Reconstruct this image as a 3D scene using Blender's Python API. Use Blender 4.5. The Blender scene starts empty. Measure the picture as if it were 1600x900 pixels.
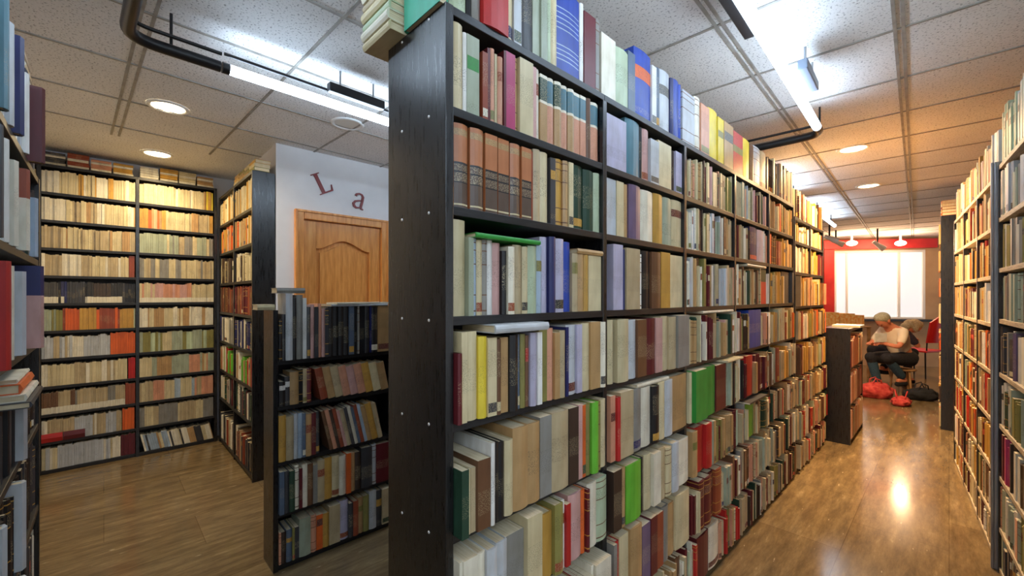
import bpy, bmesh, math, random
from mathutils import Matrix, Vector
PI = math.pi
S = bpy.context.scene
C = S.collection
# ------------------------------------------------------------------ camera frame
F, CX, HY, EYE = 660.0, 800.0, 463.0, 1.508
SA, CA = math.sin(math.radians(45.98)), math.cos(math.radians(45.98))
CEIL = 2.79

def ld(lat, d):                     # metres to the side / ahead of the camera -> floor plan
    return (CA*lat - SA*d, SA*lat + CA*d)

def pxd(px, d):                     # a pixel column at a depth -> floor plan
    return ld((px-CX)/F*d, d)

def zof(py, d):
    return EYE + (HY-py)*d/F

def project(p):
    lat, d = CA*p[0]+SA*p[1], -SA*p[0]+CA*p[1]
    if d < 0.05:
        return None
    return (CX+F*lat/d, HY-(p[2]-EYE)*F/d, d)

def ratio(px):                      # X/Y of the floor-plan ray through a pixel column
    t = (px-CX)/F
    return (CA*t-SA)/(CA+SA*t)

def rng_mul(seed):
    return random.Random(seed)

# ------------------------------------------------------------------ materials
def s2l(c):
    return tuple(((v/255)/12.92 if v/255 <= 0.04045 else ((v/255+0.055)/1.055)**2.4) for v in c)

def newmat(name, base=(0.5, 0.5, 0.5), rough=0.5, metal=0.0, emit=None, estr=0.0, spec=None):
    m = bpy.data.materials.new(name); m.use_nodes = True
    b = m.node_tree.nodes['Principled BSDF']
    b.inputs['Base Color'].default_value = (*base, 1)
    b.inputs['Roughness'].default_value = rough
    b.inputs['Metallic'].default_value = metal
    if spec is not None:
        b.inputs['Specular IOR Level'].default_value = spec
    if emit:
        b.inputs['Emission Color'].default_value = (*emit, 1)
        b.inputs['Emission Strength'].default_value = estr
    return m

class NT:
    def __init__(s, m):
        s.t = m.node_tree; s.b = s.t.nodes['Principled BSDF']
    def n(s, typ, **kw):
        x = s.t.nodes.new(typ)
        for k, v in kw.items():
            if k in x.inputs: x.inputs[k].default_value = v
            else: setattr(x, k, v)
        return x
    def l(s, a, b): s.t.links.new(a, b)
    def coord(s, scale, kind='Object', rot=(0, 0, 0)):
        c = s.n('ShaderNodeTexCoord'); mp = s.n('ShaderNodeMapping')
        mp.inputs['Scale'].default_value = scale; mp.inputs['Rotation'].default_value = rot
        s.l(c.outputs[kind], mp.inputs['Vector']); return mp.outputs['Vector']
    def noise(s, vec, scale, detail=2.0, rough=0.5):
        x = s.n('ShaderNodeTexNoise'); x.inputs['Scale'].default_value = scale
        x.inputs['Detail'].default_value = detail; x.inputs['Roughness'].default_value = rough
        s.l(vec, x.inputs['Vector']); return x.outputs['Fac']
    def ramp(s, fac, stops):
        r = s.n('ShaderNodeValToRGB'); e = r.color_ramp.elements
        while len(e) < len(stops): e.new(0.5)
        for el, (p, c) in zip(e, stops):
            el.position = p; el.color = (*c, 1) if len(c) == 3 else c
        s.l(fac, r.inputs['Fac']); return r.outputs['Color']
    def mix(s, fac, a, b, mode='MIX'):
        x = s.n('ShaderNodeMix', data_type='RGBA', blend_type=mode)
        for v, i in ((fac, 0), (a, 6), (b, 7)):
            if hasattr(v, 'is_linked'): s.l(v, x.inputs[i])
            else: x.inputs[i].default_value = v if i == 0 else (*v, 1)
        return x.outputs[2]
    def math(s, op, a, b=0.0):
        x = s.n('ShaderNodeMath', operation=op)
        for v, i in ((a, 0), (b, 1)):
            if hasattr(v, 'is_linked'): s.l(v, x.inputs[i])
            else: x.inputs[i].default_value = v
        return x.outputs[0]
    def bump(s, h, strength, dist=0.002):
        x = s.n('ShaderNodeBump'); x.inputs['Strength'].default_value = strength
        x.inputs['Distance'].default_value = dist
        s.l(h, x.inputs['Height']); s.l(x.outputs['Normal'], s.b.inputs['Normal'])
    def col(s, c): s.l(c, s.b.inputs['Base Color'])

M = {}
def mk():
    m = M['black_wood'] = newmat('black_wood', rough=0.30); t = NT(m)
    f = t.noise(t.coord((34, 34, 3.0)), 3.0, 7, 0.72)
    t.col(t.ramp(f, [(0.40, (0.004, 0.004, 0.005)), (0.60, (0.009, 0.009, 0.010)), (0.72, (0.036, 0.036, 0.038))]))
    t.bump(f, 0.14, 0.002)
    t.l(t.math('ADD', t.math('MULTIPLY', f, 0.36), 0.12), t.b.inputs['Roughness']); t.b.inputs['Specular IOR Level'].default_value = 0.75
    m = M['black_board'] = newmat('black_board', (0.013, 0.012, 0.013), 0.4); t = NT(m)
    f = t.noise(t.coord((3, 40, 40)), 4.0, 4)
    t.col(t.ramp(f, [(0.3, (0.007, 0.007, 0.008)), (0.75, (0.022, 0.021, 0.022))])); t.bump(f, 0.2, 0.001)
    m = M['grey_metal'] = newmat('grey_metal', (0.32, 0.34, 0.36), 0.35, 0.6)
    t = NT(m); f = t.noise(t.coord((60, 60, 2)), 3, 3); t.col(t.ramp(f, [(0.3, (0.22, 0.23, 0.25)), (0.7, (0.42, 0.44, 0.46))]))
    m = M['pale_board'] = newmat('pale_board', s2l((190, 175, 150)), 0.5); t = NT(m)
    f = t.noise(t.coord((4, 40, 40)), 4, 3); t.col(t.ramp(f, [(0.3, s2l((150, 135, 112))), (0.7, s2l((205, 190, 165)))]))
    # book covers: colour per face, lettering strength in the alpha channel
    m = M['book_cover'] = newmat('book_cover', rough=0.42); t = NT(m)
    a = t.n('ShaderNodeAttribute', attribute_name='Col')
    vec = t.coord((260, 260, 520)); f = t.noise(vec, 1.0, 2.0)
    on = t.math('MULTIPLY', t.math('GREATER_THAN', f, 0.57), t.math('MULTIPLY', a.outputs['Alpha'], 0.6))
    bw = t.n('ShaderNodeRGBToBW'); t.l(a.outputs['Color'], bw.inputs[0])
    ink = t.ramp(bw.outputs[0], [(0.12, (0.62, 0.52, 0.30)), (0.2, (0.05, 0.035, 0.03))])
    dirt = t.noise(t.coord((14, 14, 5)), 2.0, 4)
    body = t.mix(1.0, a.outputs['Color'], t.ramp(dirt, [(0.3, (0.80, 0.77, 0.72)), (0.65, (1.0, 1.0, 1.0))]), 'MULTIPLY')
    t.col(t.mix(on, body, ink)); t.bump(t.noise(t.coord((300, 300, 300)), 1.0, 2), 0.12, 0.0006)
    m = M['page_paper'] = newmat('page_paper', rough=0.9); t = NT(m)
    f = t.noise(t.coord((900, 12, 12)), 1.0, 1); g = t.noise(t.coord((9, 9, 9)), 1.0, 3)
    t.col(t.mix(0.35, t.ramp(g, [(0.3, s2l((200, 180, 140))), (0.7, s2l((228, 214, 182)))]), t.ramp(f, [(0.35, s2l((150, 130, 95))), (0.6, s2l((235, 225, 200)))])))
    m = M['ceiling_tile'] = newmat('ceiling_tile', rough=0.95); t = NT(m)
    c = t.coord((1, 1, 1)); f = t.noise(c, 95, 2); g = t.noise(c, 2.0, 3)
    base = t.ramp(g, [(0.3, s2l((226, 226, 226))), (0.7, s2l((238, 238, 238)))])
    spots = t.ramp(f, [(0.31, s2l((128, 130, 134))), (0.43, (1, 1, 1))])
    t.col(t.mix(0.75, base, spots, 'MULTIPLY')); t.bump(f, 0.5, 0.004)
    M['ceiling_bar'] = newmat('ceiling_bar', s2l((185, 183, 178)), 0.6)
    t = NT(M['ceiling_bar']); t.col(t.ramp(t.noise(t.coord((5, 5, 5)), 3, 2), [(0.3, s2l((135, 131, 124))), (0.7, s2l((165, 161, 154)))]))
    m = M['white_wall'] = newmat('white_wall', rough=0.85); t = NT(m)
    f = t.noise(t.coord((1, 1, 1)), 3, 4); t.col(t.ramp(f, [(0.3, s2l((216, 214, 214))), (0.7, s2l((230, 228, 228)))]))
    t.bump(t.noise(t.coord((1, 1, 1)), 180, 2), 0.12, 0.001)
    m = M['warm_wall'] = newmat('warm_wall', rough=0.85); t = NT(m)
    f = t.noise(t.coord((1, 1, 1)), 3, 4); t.col(t.ramp(f, [(0.3, s2l((175, 140, 105))), (0.7, s2l((195, 160, 122)))]))
    m = M['red_paint'] = newmat('red_paint', rough=0.5); t = NT(m)
    f = t.noise(t.coord((1, 1, 1)), 4, 3); t.col(t.ramp(f, [(0.3, s2l((175, 30, 30))), (0.7, s2l((205, 50, 45)))]))
    m = M['floor_tile'] = newmat('floor_tile', rough=0.2); t = NT(m)
    f = t.noise(t.coord((9, 1.6, 1), rot=(0, 0, 0.10)), 1.9, 9, 0.72); g = t.noise(t.coord((1, 1, 1)), 1.3, 3)
    colr = t.ramp(f, [(0.25, s2l((84, 71, 53))), (0.45, s2l((116, 98, 71))), (0.6, s2l((138, 118, 86))), (0.74, s2l((178, 158, 124)))])
    fleck = t.noise(t.coord((16, 3.2, 1), rot=(0, 0, 0.5)), 2.6, 3, 0.5)
    colr = t.mix(t.ramp(fleck, [(0.70, (0, 0, 0)), (0.76, (0.75, 0.75, 0.75))]), colr, s2l((205, 188, 156)))
    br = t.n('ShaderNodeTexBrick'); br.offset = 0.5
    for k, v in (('Scale', 1.0), ('Mortar Size', 0.0022), ('Brick Width', 0.9), ('Row Height', 0.45), ('Bias', 0.0)): br.inputs[k].default_value = v
    br.inputs['Color1'].default_value = (1, 1, 1, 1); br.inputs['Color2'].default_value = (0.8, 0.77, 0.72, 1); br.inputs['Mortar'].default_value = (0.62, 0.57, 0.5, 1)
    t.l(t.coord((1, 1, 1), rot=(0, 0, PI/2)), br.inputs['Vector'])
    t.col(t.mix(1.0, colr, br.outputs['Color'], 'MULTIPLY'))
    t.l(t.math('ADD', t.math('MULTIPLY', g, 0.22), 0.05), t.b.inputs['Roughness']); t.bump(f, 0.05, 0.002)
    m = M['oak_door'] = newmat('oak_door', rough=0.35); t = NT(m)
    f = t.noise(t.coord((14, 14, 1.4)), 3, 6, 0.6)
    t.col(t.ramp(f, [(0.3, s2l((196, 122, 52))), (0.55, s2l((224, 152, 76))), (0.75, s2l((238, 174, 102)))])); t.bump(f, 0.1, 0.001)
    m = M['letter_red'] = newmat('letter_red', s2l((122, 24, 24)), 0.4)
    m = M['black_plastic'] = newmat('black_plastic', (0.012, 0.012, 0.014), 0.35); t = NT(m)
    t.bump(t.noise(t.coord((1, 1, 1)), 240, 2), 0.25, 0.001)
    M['bluegrey_plastic'] = newmat('bluegrey_plastic', s2l((120, 132, 150)), 0.4)
    M['white_plastic'] = newmat('white_plastic', s2l((228, 228, 226)), 0.4)
    M['tube_glow'] = newmat('tube_glow', (0.9, 0.95, 1), 0.4, emit=(0.64, 0.81, 1.0), estr=9.5)
    M['lamp_glow'] = newmat('lamp_glow', (1, 0.9, 0.7), 0.4, emit=(1.0, 0.80, 0.50), estr=9.0)
    M['lamp_off'] = newmat('lamp_off', s2l((215, 210, 200)), 0.5)
    M['window_glow'] = newmat('window_glow', (0.5, 0.5, 0.5), 0.6, emit=(0.95, 0.97, 1.0), estr=0.33)
    M['screw'] = newmat('screw', (0.75, 0.75, 0.75), 0.3, 0.5)
    M['chair_red'] = newmat('chair_red', s2l((200, 30, 35)), 0.35)
    M['dark_metal'] = newmat('dark_metal', (0.02, 0.02, 0.022), 0.4, 0.3)
    def cloth(n, a, b, sc=60):
        m = M[n] = newmat(n, rough=0.9); t = NT(m)
        t.col(t.ramp(t.noise(t.coord((1, 1, 1)), sc, 3), [(0.35, s2l(a)), (0.65, s2l(b))]))
    cloth('skin', (200, 120, 88), (216, 138, 104), 14); cloth('shirt_peach', (238, 214, 182), (248, 228, 200), 8)
    cloth('trousers_black', (24, 22, 28), (38, 36, 42)); cloth('jeans', (38, 62, 80), (60, 88, 108), 90)
    cloth('hair_grey', (150, 140, 110), (200, 190, 160), 120); cloth('hair_blond', (140, 122, 92), (205, 190, 155), 90)
    cloth('shirt_dark', (40, 34, 48), (66, 54, 66)); cloth('bag_red', (165, 38, 38), (200, 78, 68), 20)
    cloth('box_print', (230, 160, 70), (240, 215, 150), 24); cloth('shoe_black', (18, 18, 20), (30, 30, 34))
    cloth('eye_dark', (30, 20, 18), (40, 28, 24)); cloth('lip', (170, 95, 85), (180, 105, 95)); cloth('card_brown', (150, 110, 70), (178, 138, 92), 10)
mk()

# ------------------------------------------------------------------ mesh builder
class MB:
    def __init__(s):
        s.v, s.f, s.c, s.m, s.sm = [], [], [], [], []
    def add(s, vs, fs, col=None, mi=0, smooth=False):
        o = len(s.v); s.v += [tuple(v) for v in vs]
        for i, f in enumerate(fs):
            s.f.append(tuple(k+o for k in f))
            s.c.append(col[i] if isinstance(col, list) else (col or (0.5, 0.5, 0.5, 0)))
            s.m.append(mi); s.sm.append(smooth)
    def box(s, x0, x1, y0, y1, z0, z1, col=None, mi=0, T=None):
        vs = [Vector((x, y, z)) for z in (z0, z1) for y in (y0, y1) for x in (x0, x1)]
        if T is not None: vs = [T @ v for v in vs]
        s.add(vs, [(0, 2, 3, 1), (4, 5, 7, 6), (0, 1, 5, 4), (2, 6, 7, 3), (0, 4, 6, 2), (1, 3, 7, 5)], col, mi)
    def bbox(s, x0, x1, y0, y1, z0, z1, b=0.003, T=None, mi=0):      # box with chamfered edges
        bm = bmesh.new(); bmesh.ops.create_cube(bm, size=1)
        for v in bm.verts:
            v.co = Vector(((x0+x1)/2+v.co.x*(x1-x0), (y0+y1)/2+v.co.y*(y1-y0), (z0+z1)/2+v.co.z*(z1-z0)))
        bmesh.ops.bevel(bm, geom=bm.edges[:], offset=b, segments=2, affect='EDGES', profile=0.5)
        s.bm(bm, T, mi)
    def bm(s, bm, T=None, mi=0, smooth=False):
        bm.verts.index_update()
        s.add([(T @ v.co if T is not None else v.co) for v in bm.verts], [tuple(v.index for v in f.verts) for f in bm.faces], None, mi, smooth)
        bm.free()
    def tube(s, pts, r, n=12, cap=True, mi=0):
        pts = [Vector(p) for p in pts]; rs = r if isinstance(r, (list, tuple)) else [r]*len(pts)
        rings = []; up = None
        for i, p in enumerate(pts):
            d = ((pts[min(i+1, len(pts)-1)]-p).normalized() + (p-pts[max(i-1, 0)]).normalized()).normalized()
            if up is None:
                up = Vector((0, 0, 1)) if abs(d.z) < 0.9 else Vector((1, 0, 0))
            a = d.cross(up).normalized(); b = a.cross(d).normalized(); up = b
            rings.append([p+a*rs[i]*math.cos(2*PI*k/n)+b*rs[i]*math.sin(2*PI*k/n) for k in range(n)])
        vs = [q for rg in rings for q in rg]
        fs = [(i*n+k, i*n+(k+1) % n, (i+1)*n+(k+1) % n, (i+1)*n+k) for i in range(len(pts)-1) for k in range(n)]
        s.add(vs, fs, None, mi, True)
        if cap:
            s.add(rings[0], [tuple(range(n))], None, mi); s.add(rings[-1], [tuple(reversed(range(n)))], None, mi)
    def lathe(s, prof, n=24, T=None, mi=0):
        vs = [Vector((r*math.cos(2*PI*k/n), r*math.sin(2*PI*k/n), z)) for r, z in prof for k in range(n)]
        if T is not None: vs = [T @ v for v in vs]
        s.add(vs, [(i*n+k, i*n+(k+1) % n, (i+1)*n+(k+1) % n, (i+1)*n+k) for i in range(len(prof)-1) for k in range(n)], None, mi, True)
    def prism(s, poly, y0, y1, T=None, mi=0):                         # polygon in x,z extruded along y
        n = len(poly); vs = [Vector((x, y, z)) for y in (y0, y1) for x, z in poly]
        if T is not None: vs = [T @ v for v in vs]
        s.add(vs, [tuple(range(n)), tuple(reversed(range(n, 2*n)))]+[(k, k+n, (k+1) % n+n, (k+1) % n) for k in range(n)], None, mi)
    def mesh(s, name, mats, color=False):
        me = bpy.data.meshes.new(name); me.from_pydata(s.v, [], s.f)
        for m in (mats if isinstance(mats, (list, tuple)) else [mats]): me.materials.append(M[m])
        me.polygons.foreach_set('material_index', s.m); me.polygons.foreach_set('use_smooth', s.sm)
        if color:
            at = me.color_attributes.new('Col', 'FLOAT_COLOR', 'CORNER'); buf = []
            for f, c in zip(s.f, s.c): buf += list(c)*len(f)
            at.data.foreach_set('color', buf)
        me.update(); return me
    def build(s, name, mats, parent=None, T=None, color=False):
        o = bpy.data.objects.new(name, s.mesh(name, mats, color)); C.objects.link(o)
        if parent is not None: o.parent = parent
        if T is not None: o.matrix_local = T
        return o

def tag(o, label, cat, group=None):
    o['label'] = label; o['category'] = cat
    if group: o['group'] = group
    return o

def thing(name, T, label, cat, group=None):
    o = bpy.data.objects.new(name, None); C.objects.link(o); o.empty_display_size = 0.05
    o.matrix_world = T; return tag(o, label, cat, group)

def struct(o):
    o['kind'] = 'structure'; return o

def frame(x, y, ang, z=0.0):
    return Matrix.Translation((x, y, z)) @ Matrix.Rotation(ang, 4, 'Z')

# ------------------------------------------------------------------ case frames (local x along the shelf, y into the case)
XM, Y1 = -0.9147, 0.643
LV = [2.281, 2.014, 1.749, 1.4536, 1.168, 0.871, 0.605, 0.315, 0.04]
BT = 0.024
T_MAIN = frame(XM, Y1, PI/2)
T_END = frame(XM+0.004, Y1+3.579, PI/2)
T_LOW = frame(-2.55, 0.661, PI/2)
T_BACK = frame(-5.30, -1.012, PI/2)
T_SIDE = frame(-5.285, 0.862, 0)
T_NEAR = frame(-0.95, -0.19, PI)
DC = Vector((-0.0763, 0.9971)); P1 = Vector((0.183, 3.567))
AC = math.atan2(-DC.y, -DC.x)
def rc(s): return P1+DC*s
T_RFAR = frame(*rc(2.02), AC)
T_RNEAR = frame(*rc(-0.03), AC)
T_DARK = frame(*(rc(3.26)+Vector((-0.0083, 1.0))*2.04), math.atan2(-1.0, 0.0083))

def mainx(px, y0=0.014): return (XM-y0)/ratio(px)-Y1
def lowx(px, y0=0.0): return (-2.55-y0)/ratio(px)-0.661
def backx(px): return -5.30/ratio(px)+1.012
def nearx(px, y0=0.0): return -0.95-((-0.19-y0)*ratio(px))
def rx(px, T_s):
    t = (px-CX)/F                        # on the right-hand line: distance s from P1
    lat0, d0 = CA*P1.x+SA*P1.y, -SA*P1.x+CA*P1.y
    la, da = CA*DC.x+SA*DC.y, -SA*DC.x+CA*DC.y
    s = (t*d0-lat0)/(la-t*da); return T_s-s

# ------------------------------------------------------------------ bookcases
def bookcase(name, T, label, L, D, H, uprights, levels, group=None, th=0.025, board='black_board', shelf_lbl=None, tops=True, screw=False, post=None, ends=None):
    r = thing(name, T, label, 'bookcase', group)
    ups = uprights
    for i, x in enumerate(ups):
        mb = MB(); xa = x if i == 0 else (x-th if i == len(ups)-1 else x-th/2)
        hh = H if (i in (0, len(ups)-1)) else H-BT
        mb.bbox(xa, xa+th, 0, D, 0, hh, 0.0015)
        nm = 'end_panel' if i in (0, len(ups)-1) else 'upright'
        o = mb.build(nm, 'black_wood', r)
        if screw and i == 0:
            for z in levels:
                for yy in (0.08, 0.225):
                    if z < 0.06: continue
                    sc = MB(); sc.lathe([(0.0001, 0.0022), (0.0035, 0.0018), (0.0045, 0)], 10, Matrix.Translation((0, yy, z-0.012)) @ Matrix.Rotation(-PI/2, 4, 'Y'))
                    sc.build('screw_cap', 'screw', o)
    for i in range(len(ups)-1):
        a = ups[i]+(th if i == 0 else th/2); b = ups[i+1]-(th if i+2 == len(ups) else th/2)
        for z in levels:
            if tops and abs(z-levels[0]) < 1e-6 and abs(z-H) < 0.002:
                a2 = ups[i]+(th if i == 0 else 0); b2 = ups[i+1]-(th if i+2 == len(ups) else 0)
            else: a2, b2 = a, b
            mb = MB(); mb.bbox(a2+0.0003, b2-0.0003, 0.002, D-0.008, z-BT, z, 0.0015)
            mb.build('shelf', board, r)
    mb = MB(); mb.box(ups[0]+th, ups[-1]-th, D-0.0075, D-0.0005, 0.0, levels[0]-BT-0.0005); mb.build('back_panel', 'black_board', r)
    if levels[-1] > 0.03:
        mb = MB(); mb.box(ups[0]+th, ups[-1]-th, 0.012, 0.028, 0, levels[-1]-BT-0.0005); mb.build('plinth', 'black_board', r)
    return r

UM = [0, 0.736, 1.446, 2.156, 2.866, 3.574]
bookcase('tall_bookcase', T_MAIN, 'long black ash bookcase with bare end panel, standing between the two aisles', 3.574, 0.31, LV[0], UM, LV, screw=True)
LE = [2.19]+[v-0.03 for v in LV[1:-1]]+[0.04]
UE = [0, 0.59, 1.18]
bookcase('tall_bookcase', T_END, 'slightly lower black bookcase continuing the long row, beside the short display case', 1.18, 0.31, LE[0], UE, LE)
LL = [1.154, 0.904, 0.599, 0.314, 0.04]
bookcase('low_bookcase', T_LOW, 'chest-high narrow black bookcase standing before the oak door', 0.72, 0.19, 1.432, [0, 0.715], LL)
LB = [2.63-0.236*k for k in range(12)]
UB = [0, 0.62, 1.24, 1.861]
bookcase('wall_bookcase', T_BACK, 'ceiling-high black bookcase full of pocket paperbacks on the rear wall', 1.861, 0.2, LB[0], UB, LB)
LS = [2.53, 2.235, 1.945, 1.64, 1.35, 1.055, 0.76, 0.47, 0.05]
bookcase('corner_bookcase', T_SIDE, 'black bookcase in the corner beside the white wall, seen at a slant', 1.375, 0.165, LS[0], [0, 0.69, 1.375], LS)
LN = [1.99, 1.655, 1.325, 0.99, 0.66, 0.33, 0.04]
bookcase('near_bookcase', T_NEAR, 'black bookcase cut off by the photo, left of the small aisle', 1.66, 0.32, LN[0], [0, 0.60, 1.66], LN)
LR = [2.19, 1.91, 1.63, 1.35, 1.07, 0.79, 0.51, 0.23, 0.03]
bookcase('corridor_bookcase', T_RFAR, 'long bookcase with pale shelf edges along the bright corridor', 2.0, 0.3, LR[0], [0, 0.66, 1.33, 2.0], LR, board='pale_board')
LQ = [2.223, 1.935, 1.66, 1.385, 1.095, 0.815, 0.53, 0.25, 0.03]
rn = bookcase('corridor_bookcase', T_RNEAR, 'nearer corridor bookcase with grey metal post, cut off at the frame', 1.4, 0.3, LQ[0], [0, 0.7, 1.4], LQ, board='pale_board')
mb = MB(); mb.bbox(-0.028, -0.001, -0.012, 0.03, 0, 2.25, 0.004); mb.build('post', 'grey_metal', rn)
mb = MB(); mb.bbox(-0.02, -0.006, -0.024, -0.0125, 0.0, 2.25, 0.003); mb.build('post_strip', 'grey_metal', rn)
bookcase('corridor_bookcase', T_DARK, 'dark bookcase farthest along the corridor, only its end panel showing', 2.04, 0.26, 2.42, [0, 0.68, 1.36, 2.04], [2.42, 2.1, 1.8, 1.5, 1.2, 0.9, 0.6, 0.3, 0.03])

# ------------------------------------------------------------------ books
PAL = dict(cream=(212, 198, 158), ivory=(230, 224, 204), white=(232, 232, 228), beige=(188, 170, 134), tan=(184, 148, 100), brown=(110, 74, 48),
  dark_brown=(60, 44, 36), sage=(164, 174, 152), grey=(138, 136, 130), silver=(190, 195, 200), black=(26, 25, 28), navy=(30, 36, 92),
  blue=(36, 68, 165), pale_blue=(165, 185, 205), lavender=(184, 180, 204), teal=(78, 124, 140), dark_green=(36, 66, 50), green=(50, 150, 60),
  lime=(105, 185, 55), olive=(138, 132, 72), yellow=(226, 202, 62), ochre=(200, 154, 70), orange=(220, 100, 40), red=(184, 36, 34),
  maroon=(96, 26, 34), pink=(206, 162, 156), magenta=(188, 62, 112), salmon=(212, 152, 122), mauve=(112, 92, 120), charcoal=(62, 62, 66),
  pale_green=(184, 200, 168), slate=(88, 104, 126), russet=(150, 70, 44), mint=(60, 165, 135))
LIN = {k: s2l(v) for k, v in PAL.items()}
CONTRAST = dict(dark=['ivory', 'ochre', 'cream', 'red'], light=['russet', 'maroon', 'navy', 'dark_green', 'charcoal', 'olive'])
DARK = {'brown', 'dark_brown', 'black', 'navy', 'blue', 'teal', 'dark_green', 'maroon', 'mauve', 'charcoal', 'slate', 'russet', 'red', 'green', 'magenta'}
SPECS = []

def book(T, case, bay, row, x, y, z, w, h, dp, col, style='plain', lean=0.0, yaw=0.0, kind='book', seed=None, flat=False, soft=False, col2=None):
    Mx = T @ Matrix.Translation((x, y, z)) @ Matrix.Rotation(yaw, 4, 'Z') @ Matrix.Rotation(-lean, 4, 'Y')
    SPECS.append(dict(M=Mx, case=case, bay=bay, row=row, w=w, h=h, dp=dp, col=col, style=style, kind=kind, flat=flat, soft=soft, col2=col2,
                      seed=seed if seed is not None else len(SPECS)*7+3, x=x, order=len(SPECS)))

def segments(sp):
    """Spine bands from the foot up: (z0, z1, colour, lettering)."""
    R = rng_mul(sp['seed']); c = LIN[sp['col']]; st = sp['style']; v = R.uniform(0.88, 1.08)
    c = tuple(min(1, k*v) for k in c)
    alt = LIN[sp['col2']] if sp['col2'] else LIN[R.choice(CONTRAST['dark' if sp['col'] in DARK else 'light'])]
    if st == 'plain':
        a = R.uniform(0.2, 0.4); b = a+R.uniform(0.2, 0.4)
        return c, [(0, a, c, 0), (a, b, c, R.choice((0.5, 0.75, 0.9))), (b, 1, c, 0)], None
    if st == 'bare': return c, [(0, 1, c, 0)], None
    if st == 'label':
        a = R.uniform(0.55, 0.68); b = a+R.uniform(0.12, 0.2)
        return c, [(0, 0.08, c, 0), (0.08, 0.16, c, 0.6), (0.16, 1, c, 0)], (a, b, alt)
    if st == 'foot':
        return c, [(0, 0.5, c, 0.0), (0.5, 0.85, c, 0.7), (0.85, 1, c, 0)], (0.05, 0.17, alt)
    if st == 'bands':
        g = LIN['ochre'] if sp['col'] in DARK else LIN['brown']
        return c, [(0, 0.05, c, 0), (0.05, 0.07, g, 0), (0.07, 0.26, c, 0), (0.26, 0.275, g, 0), (0.275, 0.66, c, 0), (0.66, 0.675, g, 0), (0.675, 0.84, c, 0.8), (0.84, 0.855, g, 0), (0.855, 0.94, c, 0), (0.94, 0.955, g, 0), (0.955, 1, c, 0)], None
    if st == 'set':        # tall half-leather volumes: worn orange upper part, lettered middle, dark foot
        o, k, g = s2l((186, 118, 74)), s2l((92, 74, 62)), LIN['cream']
        return o, [(0, 0.035, k, 0), (0.035, 0.055, g, 0), (0.055, 0.30, k, 0), (0.30, 0.315, LIN['black'], 0), (0.315, 0.42, k, 1.0), (0.42, 0.44, LIN['black'], 0), (0.44, 0.52, k, 0.9), (0.52, 0.545, LIN['black'], 0), (0.545, 0.86, o, 0), (0.86, 0.94, LIN['tan'], 0.8), (0.94, 1, o, 0)], None
    if st == 'top':        # pale foot, slate head
        return c, [(0, 0.58, LIN['salmon'] if R.random() < 0.4 else LIN['tan'], 0.35), (0.58, 0.62, LIN['ivory'], 0), (0.62, 0.95, LIN['teal'] if R.random() < .5 else LIN['dark_green'], 0.9), (0.95, 1, LIN['ivory'], 0)], None
    if st == 'half':       # upper half in the second colour
        return c, [(0, 0.64, c, 0.25), (0.64, 1, alt, 0)], None
    if st == 'low':        # dark head and white foot (small pocket series)
        return c, [(0, 0.3, LIN['ivory'], 0.3), (0.3, 1, c, 0.3)], None
    if st == 'redfoot':
        return c, [(0, 0.25, LIN['ivory'], 0.2), (0.25, 1, c, 0.5)], None
    if st == 'lines':      # big lettering in pale lines
        W = LIN['pale_blue']; out = [(0, 0.16, c, 0)]
        for z, e in ((0.16, 0.215), (0.215, 0.27), (0.27, 0.325), (0.325, 0.52), (0.52, 0.58), (0.58, 0.64), (0.64, 0.7), (0.7, 0.76), (0.76, 0.88)):
            out += [(z, z+0.012, W, 0), (z+0.012, e, c, 0)]
        return c, out+[(0.88, 1, c, 0)], None
    if st == 'multi':
        R2 = [LIN['yellow'], LIN['red'], LIN['cream'], LIN['olive']]; out = []
        for k in range(6): out.append((k/6, (k+1)/6, R2[k % 4] if k % 2 else c, 0.5))
        return c, out, None
    return c, [(0, 1, c, 0.3)], None

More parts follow.
